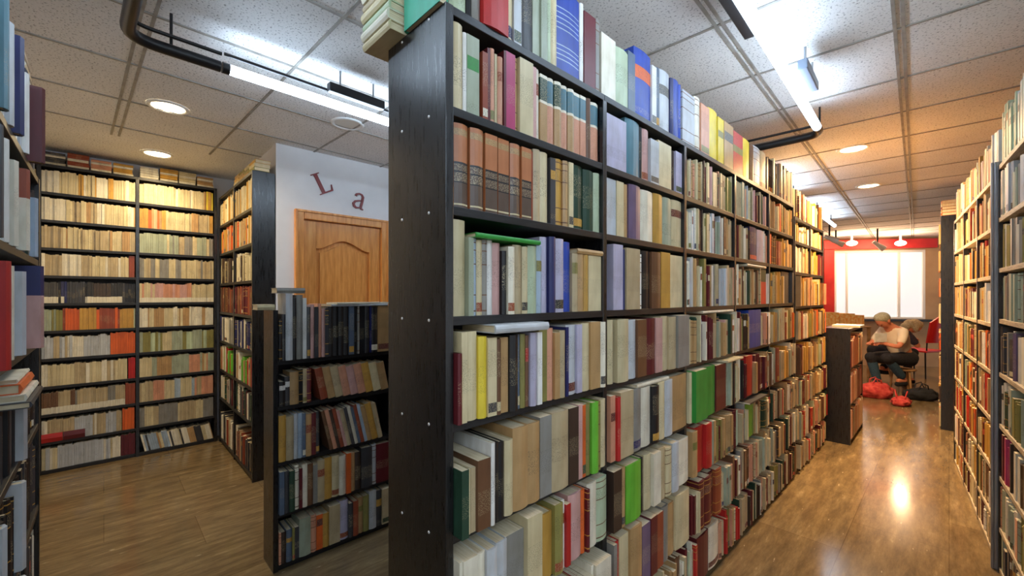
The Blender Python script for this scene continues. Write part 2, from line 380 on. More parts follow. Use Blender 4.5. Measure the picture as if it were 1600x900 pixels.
def book_shapes(sp, fine=True):
    """Cover builder, page builder, label builder in the book's own space (x thickness, y depth, z height)."""
    w, h, dp = sp['w'], sp['h'], sp['dp']; c, segs, lab = segments(sp)
    soft = sp['soft'] or w < 0.011
    t = min(0.0028, w*0.14) if not soft else min(0.0012, w*0.1); ins = 0.0 if soft else 0.003
    rd = (0.0 if soft else min(0.007, w*0.22)); n = (5 if fine else 3)
    prof = [(0, dp)]
    if rd > 0:
        for k in range(n): a = k/(n-1); prof.append((w*a, rd-rd*math.sin(PI*a)*1.0))
    else: prof += [(0, 0), (w, 0)]
    prof.append((w, dp))
    cov = MB(); P = len(prof); zs = [s[0]*h for s in segs]+[h]
    vs = [(x, y, z) for z in zs for x, y in prof]; fs, cs = [], []
    for i, sg in enumerate(segs):
        for k in range(P-1):
            fs.append((i*P+k, (i*P+k+1), (i+1)*P+k+1, (i+1)*P+k))
            spine = 0 < k < P-2
            cs.append((*sg[2], sg[3] if spine else 0.0) if spine or sp['style'] not in ('set',) else (*c, 0))
    cov.add(vs, fs, cs)
    inner = [(t, dp), (t, rd+t), (w-t, rd+t), (w-t, dp)]
    for z, flip in ((0.0, False), (h, True)):           # rims at head and foot
        out = [prof[0], prof[1], prof[-2], prof[-1]]; vv = [(x, y, z) for x, y in out]+[(x, y, z) for x, y in inner]
        q = [(0, 4, 5, 1), (1, 5, 6, 2), (2, 6, 7, 3)]
        cov.add(vv, [tuple(reversed(f)) for f in q] if flip else q, (*c, 0))
        if rd > 0:
            m = [(x, y, z) for x, y in prof[1:-1]]; f = tuple(range(len(m)))
            cov.add(m, [f if flip else tuple(reversed(f))], (*c, 0))
    cov.add([(x, y, z) for z in (0, h) for x, y in inner], [(1, 0, 4, 5), (2, 1, 5, 6), (3, 2, 6, 7)], (*c, 0))
    cov.add([(x, dp, z) for z in (0, h) for x in (0, t, w-t, w)], [(1, 0, 4, 5), (3, 2, 6, 7)], (*c, 0))
    pg = MB(); e = 0.0001
    pg.box(t+e, w-t-e, rd+t+e, dp-ins-e, ins+e, h-ins-e, (0.7, 0.62, 0.46, 0))
    lb = None
    if lab:
        a, b, lc = lab; lb = MB()
        lp = [(x, y) for x, y in prof[1:-1]]
        if rd == 0: lp = [(w*0.04, 0), (w*0.96, 0)]
        lp = [(x, y-0.0005) for x, y in lp]; L = len(lp); z0, z1 = a*h, b*h
        lb.add([(x, y, z) for z in (z0, z1) for x, y in lp], [(k, k+1, L+k+1, L+k) for k in range(L-1)], (*lc, 0.8))
        bk = [(x, y+0.0004) for x, y in lp]
        lb.add([(x, y, z1) for x, y in lp]+[(x, y, z1) for x, y in bk], [(k, k+1, L+k+1, L+k) for k in range(L-1)], (*lc, 0))
        lb.add([(x, y, z0) for x, y in lp]+[(x, y, z0) for x, y in bk], [(k+1, k, L+k, L+k+1) for k in range(L-1)], (*lc, 0))
    return cov, pg, lb

STY = ['plain', 'plain', 'plain', 'plain', 'label', 'bands', 'foot', 'bare', 'bare']
def parse_row(T, case, bay, row, conv, x0, x1, z, clear, text, R, pal, dp=0.16, y0=0.012, proud=0.006, tmin=0.012, tmax=0.034, hmin=0.74, hmax=0.95):
    """'x_end colour [height-fraction] [style]' separated by ;   '-' leaves a gap, '*' fills at random."""
    cur = x0
    for item in text.replace('!', '').split(';'):
        k = item.split()
        if not k: continue
        xe = min(conv(float(k[0]), y0), x1) if k[0] != 'end' else x1
        if xe-cur < 0.004: continue
        if k[1] == '-': cur = xe; continue
        if k[1] == '*': fill(T, case, bay, row, cur, xe, z, clear, R, pal, dp, y0, proud, tmin, tmax, hmin, hmax); cur = xe; continue
        hf = next((float(q) for q in k[2:] if q[0].isdigit() or q[0] == '.'), R.uniform(0.88, 0.95))
        st = next((q for q in k[2:] if q.isalpha()), R.choice(STY[:7]))
        c2 = next((q[1:] for q in k[2:] if q[0] == '/'), None); out = next((float(q[1:]) for q in k[2:] if q[0] == '>'), 0.0)
        w = xe-cur-0.0008
        book(T, case, bay, row, cur, y0-out+R.uniform(-proud, proud), z+0.0002, w, clear*hf, dp*R.uniform(0.9, 1.05), k[1], st, seed=R.randrange(10**6), soft=R.random() < 0.3, col2=c2)
        cur = xe
    if x1-cur > 0.01 and not text.rstrip().endswith('!'):
        fill(T, case, bay, row, cur, x1, z, clear, R, pal, dp, y0, proud, tmin, tmax, hmin, hmax)

def fill(T, case, bay, row, x0, x1, z, clear, R, pal, dp=0.16, y0=0.012, proud=0.006, tmin=0.012, tmax=0.04, hmin=0.74, hmax=0.95, lean=0.0, kind='book', styles=None, runs=0.35):
    cur = x0; prev = None; hb = R.uniform(hmin, hmax); sp_ = None
    if lean: cur += clear*0.9*math.sin(lean)
    while cur < x1-0.006:
        w = R.uniform(tmin, tmax)*R.choice((0.75, 1, 1, 1.25))
        if prev and R.random() < runs: col, st = prev
        else:
            col = R.choice(pal); st = R.choice(styles or STY); hb = R.uniform(hmin, hmax)
        prev = (col, st)
        if cur+w/math.cos(lean) > x1-0.002: w = (x1-0.002-cur)*math.cos(lean)
        if w < 0.006: break
        h = clear*min(hmax, max(hmin, hb+R.uniform(-0.03, 0.03)))
        book(T, case, bay, row, cur, y0+R.uniform(-proud, proud), z+0.0002, w-0.0006, h, dp*R.uniform(0.88, 1.05), col, st, lean=lean, kind=kind, seed=R.randrange(10**6), soft=kind == 'paperback' or R.random() < 0.35)
        cur += w/math.cos(lean)

def flatbook(T, case, bay, row, x0, x1, y, z, th, dp, col, style='bare', yaw=0.0, kind='book'):
    """A book lying down, spine outward, from x0 to x1."""
    book(T, case, bay, row, x1, y, z, th, x1-x0, dp, col, style, lean=PI/2, yaw=yaw, kind=kind, flat=True)

# --- the tall bookcase, shelf by shelf (photo columns give each spine's edges)
R = random.Random(11)
CREAMS = ['cream']*5+['ivory']*3+['beige']*4+['tan']*3+['sage', 'grey', 'silver', 'white', 'brown', 'maroon', 'olive', 'salmon', 'dark_brown', 'charcoal', 'pink', 'dark_green']
WARMP = ['cream']*3+['tan']*4+['ochre']*3+['beige']*3+['salmon', 'russet', 'brown', 'maroon', 'olive', 'ivory', 'dark_brown', 'orange', 'sage']
LOWP = ['cream']*4+['ivory']*2+['beige']*3+['tan']*3+['maroon']*2+['brown', 'dark_brown', 'grey', 'sage', 'pale_green', 'red', 'olive', 'black', 'dark_green', 'salmon']
TOPP = ['white', 'silver', 'pale_blue', 'blue', 'navy', 'cream', 'lavender', 'slate', 'ivory', 'sage']
def clearance(levels, k): return levels[k-1]-BT-levels[k]
NEAR = {
 0: '731 pale_green .98; 738 black .97 bare; 751 grey .98; 790 red .93 bare >0.025; 803 cream .98; 815 silver .95; 834 charcoal .98; 845 sage .99 bare; 855 sage .99 plain; 862 pale_green .98; 872 cream .97; 908 blue .99 lines; 914 white .99; 932 maroon .93 bare; 940 grey .94; end dark_green .95',
 1: '723 cream .96 plain; 724.5 -; 729 white .9; 731 -; 751 sage .93 label /green; 753.5 -; 762 russet .8; 767 maroon .88; 774 salmon .9; 778 cream .86; 786 salmon .84; 790 maroon .94 bare; 805 magenta .96 plain; 811 tan .95; 832 cream .97 plain; 838 pink .95; 845 ivory .96; 856 ivory .92 top; 867 ivory .92 top; 878 ivory .92 top; 888 ivory .92 top; 898 ivory .92 top; 907 ivory .92 top; 916 ivory .92 top; 918.5 -; 925 brown .94; 937 ivory .92 top!',
 2: '711.5 -; 733 tan .96 set; 735.5 -; 756 tan .96 set; 758 -; 777 tan .95 set; 779 -; 796 tan .95 set; 798 -; 813.5 tan .94 set; 815 -; 830 tan .94 set; 834 russet .93 bare; 845 beige .97 plain; 858 cream .97 plain; 860 -; 868 charcoal .93; 880 ochre .95; 888 tan .95; 895 cream .95; 912 dark_green .95 foot; 928 dark_green .93 plain; end pale_green .93 plain',
 3: '732 cream .97 plain; 740 sage .8; 748 pale_blue .8; 757 cream .79; 765 grey .8; 774 white .8 plain; 786 pink .78; 793 black .7; 803 ivory .75; 817 beige .78 plain; 826 cream .77 foot /black; 840 pale_green .79; 848 pale_blue .8; 859 lavender .92 plain; 869 navy .93 bare; 882 lavender .92 foot /black; 896 blue .9 plain; 905 beige .76; 914 tan .76; 921 ochre .76; end cream .76',
 4: '722 maroon .72 plain; 731 cream .93 plain; 750 cream .93 plain; 763 yellow .87 plain; 777 cream .85; 783 brown .83; 796 tan .84 plain; 797.5 -; 809 black .86 plain; 815 slate .86; 823 olive .86; 828 brown .84; 838 lavender .87; 845 white .87; 858 olive .9; 868 salmon .9 plain; 876 tan .84; 885 beige .86; 889 navy .9; 904 silver .92; 912 lavender .92; 925 cream .93; 940 tan .94; end ivory .93',
 5: '730 dark_green .66 plain; 737 cream .64; 745 beige .64; 765 brown .7 plain; 771 white .84; 780 black .82 plain; 790 black .8 plain; 803 cream .8 plain; 827 tan .9 bare; 846 tan .9 plain; 864 grey .93 plain; 890 beige .94 plain; 905 dark_brown .94; 912 pink .95; 917 orange .93; 925 olive .93; 935 lime .93 bare; 941 olive .92; end cream .92',
 6: '711.5 ivory .84 bare; 725 ivory .84 plain; 748 ivory .84 plain; 760 ivory .84 plain; 776 silver .84 plain; 793 silver .85 plain; 822 grey .84 plain; 845 cream .97 plain; 867 ochre .86 bare; 880 olive .93; 885 white .93; 892 red .86 bare; 912 pink .93 plain; 918 orange .92; 922 maroon .91; 937 ivory .95; end pale_green .95',
 7: '820 *; 880 *; 890 cream .8; 905 tan .8; 930 *; end ivory .85', 8: 'end *'}
SECOND = {
 0: '963 ivory .83 bare; 982 pale_green .78 plain; 993 slate .85; 1019 blue 1.0 label /orange; 1026 white .9; 1033 slate .93; 1048 silver .96 label /charcoal; 1053 navy .93; 1063 blue .97 bare; end blue .95',
 1: '978 lavender .86 plain; 1000 teal .97 bare; 1005 black .93; 1016 pink .95; 1029 silver .82; 1050 cream .88; 1056 dark_brown .82; end lavender .84',
 2: '964 silver .93; 975 cream .93; 983 tan .92; 1001 mauve .95 bare; 1021 ivory .93 plain; 1036 ochre .94 plain; 1050 sage .93; end cream .94',
 3: '957 -; 972 lavender .96 plain; 976 navy .9 bare; 997 beige .93 plain; 1003 white .86; 1018 black .93 plain; 1032 brown .93; 1046 ochre .95 plain; end cream .93',
 4: '963 cream .95; 966 -; 983 cream .95 plain; 986 -; 998 silver .93; 1012 brown .92; 1026 maroon .93; 1036 pink .93 plain; 1046 cream .95; 1057 beige .93; end grey .95',
 5: '965 salmon .93 label /maroon; 970 red .9; 990 beige .95 plain; 1005 grey .93; 1020 ivory .92; 1030 black .9; 1040 cream .93; 1052 silver .93; end tan .95 plain',
 6: '972 dark_brown .96 plain; 979 tan .95; 1002 lime .95 bare; 1009 black .93; 1020 cream .96 plain; 1031 ivory .93; 1041 beige .95; 1050 cream .9; 1060 silver .93; end ivory .88',
 7: '965 grey .92; 971 red .92; 985 cream .95; 1003 tan .98; 1016 mauve .9; 1026 maroon .93 plain; 1037 russet .9; 1047 grey .93; 1058 tan .88; end cream .95',
 8: 'end *'}
OTHER = {(0, 2): '1086 silver .9; 1095 ivory .95; 1108 salmon .9; 1122 yellow .95 bare; 1131 yellow .9; end tan .9', (0, 3): '1160 red .85 multi; 1173 yellow .88 bare; 1179 brown .85; 1190 silver .9; end beige .9',
 (5, 2): '1085 cream .93; 1103 green .95 bare; 1120 green .95 bare; 1135 maroon .93; end *', (7, 2): '1083 beige .97 bare >0.05; 1092 *; 1101 maroon .93 bands; 1110 maroon .93 bands; 1118 maroon .93 bands; 1127 russet .93 bands; end *',
 (8, 2): '1092 *; 1110 maroon .9 bare; 1125 ivory .9; 1130 *; end *', (4, 3): '1160 *; 1172 *; 1191 blue .95 plain; end *', (2, 3): '1172 *; 1183 navy .95; 1193 lavender .93; end *',
 (8, 3): '1156 maroon .92 bare; end *', (5, 3): '1168 *; 1178 red .93 bare; end *', (6, 3): '1168 *; 1180 lime .9 bare; end *', (3, 3): '1188 *; 1196 red .9 half /dark_green; end *', (6, 2): '1076 *; 1090 tan .93; 1103 red .95 bare; 1112 red .95; end *',
 (1, 4): 'end *', (3, 4): '1224 *; 1236 charcoal .93 bare; end charcoal .93 bare'}
for bay in range(5):
    a = UM[bay]+(0.0255 if bay == 0 else 0.013); b = UM[bay+1]-(0.0255 if bay == 4 else 0.013)
    for row in range(9):
        cl = 0.30 if row == 0 else clearance(LV, row)
        aa, bb = (UM[bay], UM[bay+1]) if row == 0 and bay else (a, b)
        txt = NEAR[row] if bay == 0 else SECOND[row] if bay == 1 else OTHER.get((row, bay), 'end *')
        pal = TOPP if row == 0 and bay < 3 else (LOWP if row >= 5 else CREAMS) if bay < 4 else (LOWP if row >= 6 else WARMP)
        if row == 0 and bay == 4: pal = ['cream', 'grey', 'beige', 'tan', 'dark_brown']
        parse_row(T_MAIN, 'tall', bay, row, mainx, aa+0.001, bb-0.001, LV[row], cl, txt, R, pal, dp=0.19 if row > 3 else 0.17, y0=(0.014, 0.012, 0.012, 0.004, -0.016, -0.026, -0.03, -0.032, -0.03)[row], proud=0.005 if row < 3 else 0.010, hmin=0.78 if row < 4 else 0.72)
for bay in range(2):
    a = UE[bay]+(0.0255 if bay == 0 else 0.013); b = UE[bay+1]-(0.0255 if bay == 1 else 0.013)
    for row in range(9):
        cl = 0.26 if row == 0 else clearance(LE, row)
        fill(T_END, 'end', bay, row, a+0.001, b-0.001, LE[row], cl, R, WARMP if row < 6 else LOWP, 0.18, y0=0.01 if row < 3 else -0.03, proud=0.012, hmin=0.72)
# books lying on the rows and on the roof of the tall case
def top_of(case, bay, row, xa, xb):
    return max((s['M'].translation.z+s['h'] for s in SPECS if s['case'] == case and s['row'] == row and not s['flat'] and s['x']+s['w'] > xa and s['x'] < xb), default=0)
def lay(pxa, pxb, row, bay, th, dp, col, y=0.0, yaw=0.0, style='bare'):
    xa, xb = max(mainx(pxa), UM[bay]+0.0265), min(mainx(pxb), UM[bay+1]-0.0135); z = top_of('tall', bay, row, xa-0.01, xb+0.01)+0.0008
    top = (LV[row-1]-BT if row else 9); th = min(th, top-z-0.001)
    if th > 0.006: flatbook(T_MAIN, 'tall', bay, row, xa, xb, y, z, th, dp, col, style, yaw)
lay(735, 836, 3, 0, 0.013, 0.17, 'green', -0.012)
lay(752, 835, 4, 0, 0.024, 0.16, 'silver', -0.05)
lay(898, 938, 3, 0, 0.018, 0.15, 'tan', -0.002)
lay(713, 818, 6, 0, 0.03, 0.18, 'beige', -0.036)
lay(1092, 1140, 4, 2, 0.02, 0.15, 'ivory', -0.01); lay(1162, 1192, 3, 3, 0.016, 0.15, 'ivory', -0.01); lay(1120, 1147, 5, 2, 0.02, 0.16, 'cream', -0.05)
lay(985, 1035, 5, 1, 0.014, 0.15, 'ivory', -0.02); lay(1152, 1180, 6, 3, 0.018, 0.15, 'charcoal', -0.06)
# stack of books on the roof, poking out over the end panel, and a green folder beside it
for k, (w, cc) in enumerate([(0.028, 'cream'), (0.03, 'ivory'), (0.026, 'pale_green'), (0.032, 'cream'), (0.03, 'beige'), (0.03, 'ivory')]):
    z0 = LV[0]+0.0005+sum([0.0285, 0.0305, 0.0265, 0.0325, 0.0305, 0.0305][:k])
    book(frame(XM-0.36, Y1-0.055-0.006*(k % 2), 0), 'roof', 0, 0, 0.155, 0.0, z0, w, 0.17, 0.24, cc, 'bare', lean=PI/2, flat=True)
book(frame(XM-0.198, Y1+0.016, -PI/2), 'roof', 0, 0, 0.0, 0.0, LV[0]+0.0005, 0.028, 0.22, 0.185, 'mint', 'bare')

# --- the low bookcase before the door
R = random.Random(5)
LOWC = {0: '441 black .9; 447 charcoal 1.0; 458 silver 1.45 plain; 464 black 1.35; 474 grey 1.42 plain; 480 white 1.35; 485 charcoal 1.15; 491 pink 1.2; 497 charcoal 1.15; 503 salmon 1.22; 508 pink 1.1; 513 charcoal 1.12; 521 black 1.15 plain; 529 black 1.15 plain; 537 black 1.15 plain; 545 black 1.15 plain; 553 slate 1.15; 559 black 1.15; 562 grey 1.15; 570 black 1.15; 577 black 1.15; 580 navy 1.15; 590 black 1.12; end tan 1.15',
 2: '448 ochre .9; 460 beige .86; 466 silver .9; 473 pale_blue .9; 478 slate .88; 487 tan .85; 494 maroon .85; 500 charcoal .85!', 3: '444 slate .9 ; 452 charcoal .88 bare; 461 dark_green .86; 468 ivory .94; 473 maroon .86; 481 ivory .93; 490 brown .9; 497 grey .85; 508 beige .92; 520 ochre .93; 531 cream .93; 541 ivory .9; 548 orange .93; 556 tan .9; 565 dark_brown .88; 582 charcoal .95 plain; 589 silver .97; end maroon .94',
 4: '440 salmon .7; 448 dark_brown .68 ; 457 slate .7; 461 olive .72; 468 charcoal .7; 486 sage .84 bare; 495 salmon .84; 505 orange .8; 515 ochre .78; 532 beige .9; 545 lavender .93; 552 charcoal .82; 560 russet .84; 568 tan .88; 577 olive .88; 588 silver .95; 597 charcoal .9; end beige .9'}
ca, cb = 0.0265, 0.689
for row in range(5):
    cl = 0.255 if row == 0 else clearance(LL, row)
    if row in (0, 3, 4):
        parse_row(T_LOW, 'low', 0, row, lowx, ca, cb, LL[row], cl, LOWC[row], R, CREAMS, dp=0.15, y0=-0.016, proud=0.008)
    elif row == 1:
        parse_row(T_LOW, 'low', 0, row, lowx, ca, cb, LL[row], cl, '437 black .6; 446 black .6 label /white; 454 charcoal .7 label /white; 468 tan .8; 474 black .85; 480 beige .85; 487 maroon .85!', R, CREAMS, dp=0.15, y0=-0.016, proud=0.008)
        x = lowx(487)+0.05
        for px, c, h in ((494, 'russet', .9), (509, 'tan', .9), (521, 'beige', .9), (533, 'salmon', .88), (543, 'pink', .86), (552, 'salmon', .9), (560, 'ochre', .9), (575, 'cream', .88), (588, 'tan', .86)):
            w = lowx(px)-lowx(px-12)
            book(T_LOW, 'low', 0, row, x, -0.012, LL[row]+0.0002, w-0.001, cl*h*0.92, 0.13, c, 'plain', lean=0.2); x += w/math.cos(0.2)
    else:
        parse_row(T_LOW, 'low', 0, row, lowx, ca, cb, LL[row], cl, LOWC[row], R, CREAMS, dp=0.15, y0=-0.016, proud=0.008)
        x = lowx(500)+0.055
        for c, w in (('brown', .02), ('salmon', .024), ('dark_brown', .018), ('russet', .022), ('pink', .018), ('beige', .026), ('charcoal', .02), ('ivory', .02), ('slate', .018), ('russet', .022), ('pale_blue', .02), ('tan', .03), ('ochre', .04), ('beige', .03)):
            if x+w/math.cos(0.22) > cb: break
            book(T_LOW, 'low', 0, row, x, -0.012, LL[row]+0.0002, w-0.001, cl*R.uniform(.8, .9), 0.13, c, 'plain', lean=0.22); x += w/math.cos(0.22)
zt = max(s['M'].translation.z+s['h'] for s in SPECS if s['case'] == 'low' and s['row'] == 0 and s['x'] > 0.27)
flatbook(T_LOW, 'low', 0, 0, 0.30, 0.66, -0.03, zt+0.001, 0.012, 0.17, 'silver', 'bare'); flatbook(T_LOW, 'low', 0, 0, 0.33, 0.685, -0.02, zt+0.014, 0.009, 0.15, 'ivory', 'bare', 0.06)
zt = max(s['M'].translation.z+s['h'] for s in SPECS if s['case'] == 'low' and s['row'] == 0 and s['x'] < 0.2 and not s['flat'])
flatbook(T_LOW, 'low', 0, 0, 0.02, 0.165, 0.0, zt+0.001, 0.03, 0.12, 'grey', 'bare')
flatbook(T_LOW, 'low', 0, 0, -0.06, 0.026, 0.06, 1.4325, 0.03, 0.12, 'cream', 'bare')

# --- the wall of pocket paperbacks
R = random.Random(23)
YEL = ['cream', 'cream', 'ochre', 'ivory', 'yellow', 'tan', 'cream']
PB = [[None, ['cream', 'ivory', 'ochre', 'cream'], YEL], [None, ['cream', 'tan', 'beige', 'cream', 'beige', 'ivory'], ['ochre', 'tan', 'cream', 'beige', 'orange']],
      [None, ['beige', 'cream', 'tan'], ['beige', 'grey', 'cream', 'sage']], [None, ['cream', 'beige', 'ivory'], ['beige', 'cream', 'grey']],
      [None, ['black', 'charcoal', 'dark_brown', 'black', 'navy'], ['pink', 'salmon', 'cream']], [None, ['olive', 'tan', 'orange', 'ochre', 'sage', 'charcoal', 'russet'], ['cream', 'tan', 'ivory']],
      [None, ['ivory', 'silver', 'beige'], ['sage', 'cream', 'pale_green', 'olive']], [None, ['ivory', 'beige', 'cream'], ['cream', 'tan', 'sage', 'salmon']],
      [None, ['grey', 'brown', 'beige'], ['cream', 'salmon', 'pale_blue', 'beige']], [None, ['ivory', 'beige', 'silver'], ['cream', 'beige', 'grey']],
      [None, ['cream', 'ivory', 'silver'], ['cream', 'tan', 'charcoal', 'pale_blue', 'ivory']]]
ENDS = {4: (0.045, 'russet'), 5: None, 7: (0.17, 'orange'), 8: (0.05, 'red'), 9: (0.07, 'russet'), 10: (0.09, 'orange'), 11: (0.10, 'maroon')}
for row in range(1, 12):
    cl = LB[row-1]-BT-LB[row]
    for bay in range(3):
        a = UB[bay]+(0.0255 if bay == 0 else 0.013)+0.001; b = UB[bay+1]-(0.0255 if bay == 2 else 0.013)-0.001
        pal = PB[row-1][bay] or ['cream', 'beige', 'ivory']; st = ['plain', 'plain', 'bare']
        if (row, bay) in ((5, 1),): st = ['low', 'plain']
        if (row, bay) == (5, 2): st = ['redfoot']
        if (row, bay) == (9, 1): st = ['low']
        e = ENDS.get(row) if bay == 1 else None
        if e:
            fill(T_BACK, 'wall', bay, row, b-e[0], b, LB[row], cl, R, [e[1]], 0.12, tmin=0.014, tmax=0.022, hmin=0.88, hmax=0.94, kind='paperback', styles=['bare'])
            b -= e[0]
        if row == 11 and bay == 2:
            fill(T_BACK, 'wall', bay, row, a, b, LB[row], cl, R, pal, 0.12, tmin=0.012, tmax=0.02, hmin=0.72, hmax=0.8, kind='paperback', lean=0.2, styles=st)
            continue
        fill(T_BACK, 'wall', bay, row, a, b, LB[row], cl, R, pal, 0.12, tmin=0.012, tmax=0.02, hmin=0.82, hmax=0.9, kind='paperback', styles=st, runs=0.55)
for bay, runs_ in ((1, [('charcoal', 5), ('russet', 6), ('salmon', 5), ('ochre', 5)]), (2, [('ivory', 5), ('ochre', 6), ('cream', 6), ('tan', 5)])):
    x = UB[bay]+0.02
    for col, n in runs_:
        z = LB[0]+0.0005
        for k in range(n):
            th = R.uniform(0.018, 0.024)
            flatbook(T_BACK, 'wall', bay, 0, x, x+0.138-R.uniform(0, .01), 0.012+R.uniform(0, .01), z, th-0.0006, 0.11, col if k % 3 else 'ivory', 'plain', kind='paperback'); z += th
        x += 0.145
flatbook(T_BACK, 'wall', 1, 10, 0.634, backx(98), -0.012, LB[10]+0.0005, 0.07, 0.02, 'red', 'bare', kind='paperback')
flatbook(T_BACK, 'wall', 1, 10, backx(98)+0.004, backx(133), -0.012, LB[10]+0.0005, 0.07, 0.02, 'maroon', 'bare', kind='paperback')
# --- corner case
R = random.Random(31)
SP = [None, ['cream', 'ochre', 'ivory'], ['cream', 'ochre', 'tan', 'orange'], ['ivory', 'cream', 'dark_brown'], ['russet', 'maroon', 'brown'], ['charcoal', 'ivory', 'navy', 'grey'], ['red', 'ivory', 'tan', 'lime'], ['maroon', 'ivory', 'charcoal', 'dark_green'], ['ivory', 'russet', 'beige', 'charcoal']]
US = [0, 0.69, 1.375]
for bay in range(2):
    a = US[bay]+(0.0265 if bay == 0 else 0.014); b = US[bay+1]-(0.0265 if bay == 1 else 0.014)
    for row in range(1, 9):
        cl = min(clearance(LS, row), 0.29)
        fill(T_SIDE, 'corner', bay, row, a, b, LS[row], cl, R, SP[row], 0.12, tmin=0.016, tmax=0.034, hmin=0.66 if row in (3, 6) else 0.78, hmax=0.94)
for k in range(4):
    for j in range(3):
        flatbook(T_SIDE, 'corner', 1, 0, 0.66+k*0.185, 0.66+k*0.185+0.17, 0.005+0.004*j, LS[0]+0.0005+0.031*j, 0.03, 0.12, ['cream', 'ochre', 'tan', 'olive'][(k+j) % 4], 'plain')
# --- the case at the left edge
R = random.Random(41)
NR = {0: ([(0, 13, 'teal', .30, 'plain'), (15, 21, 'silver', .29, 'bare'), (22, 37, 'navy', .29, 'bare'), (39, 45, 'white', .27, 'bare'), (46, 70, 'maroon', .27, 'bare')], ['charcoal', 'silver', 'dark_brown', 'white']),
 1: ([(-6, 4, 'charcoal', .28, 'bare'), (9, 13, 'white', .28, 'bare'), (20, 28, 'ivory', .25, 'plain'), (32, 46, 'ivory', .26, 'half/russet'), (51, 59, 'pale_blue', .22, 'bare')], ['black', 'charcoal', 'dark_green']),
 2: ([(-8, 16, 'red', .27, 'bare'), (17, 21, 'ivory', .27, 'bare'), (28, 40, 'silver', .26, 'bare'), (44, 68, 'pink', .29, 'half/navy')], ['black', 'charcoal', 'silver', 'grey']),
 3: ([(31, 42, 'silver', .2, 'bare')], ['black', 'charcoal', 'dark_brown']),
 4: ([(4, 10, 'silver', .24, 'bare'), (28, 40, 'silver', .27, 'bare')], ['black', 'dark_brown', 'charcoal']),
 5: ([(-4, 6, 'salmon', .25, 'bare'), (9, 27, 'sage', .26, 'bare'), (33, 41, 'silver', .27, 'bare')], ['black', 'charcoal', 'ivory']),
 6: ([(8, 26, 'ivory', .24, 'plain'), (40, 66, 'dark_green', .27, 'plain')], ['charcoal', 'grey', 'dark_green'])}
for row, (books, pal) in NR.items():
    cl = 0.30 if row == 0 else clearance(LN, row); hi = 0.64 if row == 3 else 0.88
    cur = 0.616
    for pl, pr, col, h, st in books:
        X = -0.19*ratio(pl); ys = X/ratio(pr); xs = -0.95-X
        st, _, c2 = st.partition('/')
        if xs-cur > 0.012: fill(T_NEAR, 'near', 1, row, cur, xs-0.001, LN[row], cl, R, pal, 0.22, y0=0.012, hmin=0.6 if row == 3 else 0.7, hmax=hi)
        w = 0.036
        book(T_NEAR, 'near', 1, row, xs, -0.19-ys, LN[row]+0.0002, w, min(h, cl*0.97), 0.22, col, st, seed=R.randrange(10**6), col2=c2 or None)
        cur = xs+w+0.001
    if 1.63-cur > 0.02: fill(T_NEAR, 'near', 1, row, cur, 1.63, LN[row], cl, R, pal, 0.22, y0=0.012, hmin=0.6 if row == 3 else 0.7, hmax=hi)
xa = 0.86
for k, (c, th) in enumerate((('charcoal', .018), ('ivory', .02), ('orange', .028), ('ivory', .012))):
    z = top_of('near', 1, 3, xa-.02, xa+0.32)+0.001+sum((.018, .02, .028)[:k])+0.0006*k
    flatbook(T_NEAR, 'near', 1, 3, xa+0.012*k, xa+0.30, -0.045+0.01*k, z, th, 0.2, c, 'bare')
zn = top_of('near', 1, 0, 1.30, 1.52)+0.0008
for k in range(5):
    flatbook(T_NEAR, 'near', 1, 0, 1.33, 1.49, 0.0+0.004*k, zn+k*0.03, 0.029, 0.16, ['silver', 'charcoal', 'ivory', 'black', 'silver'][k], 'bare')
# --- corridor cases on the far side
R = random.Random(53)
UR = [0, 0.66, 1.33, 2.0]
for bay in range(3):
    a = UR[bay]+(0.0265 if bay == 0 else 0.014); b = UR[bay+1]-(0.0265 if bay == 2 else 0.014)
    for row in range(9):
        cl = 0.27 if row == 0 else clearance(LR, row)
        fill(T_RFAR, 'corridor', bay, row, a, b, LR[row], cl, R, WARMP+['red', 'orange', 'maroon', 'white'], 0.18, y0=0.008, hmin=0.72, tmin=0.016, tmax=0.05)
for bay in range(2):
    a = (0.0265, 0.714)[bay]; b = (0.686, 1.373)[bay]
    for row in range(9):
        cl = 0.31 if row == 0 else clearance(LQ, row)
        pal = [['sage', 'silver', 'ivory', 'olive', 'pale_green'], ['silver', 'ivory', 'grey', 'sage'], ['ivory', 'olive', 'grey', 'beige'], ['sage', 'grey', 'mauve', 'brown'], ['charcoal', 'ivory', 'grey', 'mauve'],
               ['ivory', 'olive', 'sage', 'dark_green'], ['ivory', 'magenta', 'maroon', 'dark_brown'], ['salmon', 'sage', 'ivory', 'olive'], ['sage', 'charcoal', 'brown', 'silver']][row]
        fill(T_RNEAR, 'corridor_near', bay, row, a, b, LQ[row], cl, R, pal, 0.18, y0=0.01, hmin=0.7, tmin=0.018, tmax=0.055)
for k, c in enumerate(['orange', 'tan', 'russet', 'cream', 'salmon']):
    flatbook(T_DARK, 'dark', 2, 0, 1.86, 2.04, 0.0, 2.4205+0.034*k, 0.033, 0.2, c, 'bare')
fill(T_DARK, 'dark', 2, 0, 1.3, 1.84, 2.4202, 0.22, R, WARMP, 0.16)
lv = [2.1, 1.8, 1.5, 1.2, 0.9, 0.6, 0.3, 0.03]
for row, z in enumerate(lv):
    fill(T_DARK, 'dark', 2, row+1, 1.375, 2.01, z, 0.24, R, WARMP, 0.16, y0=-0.012)

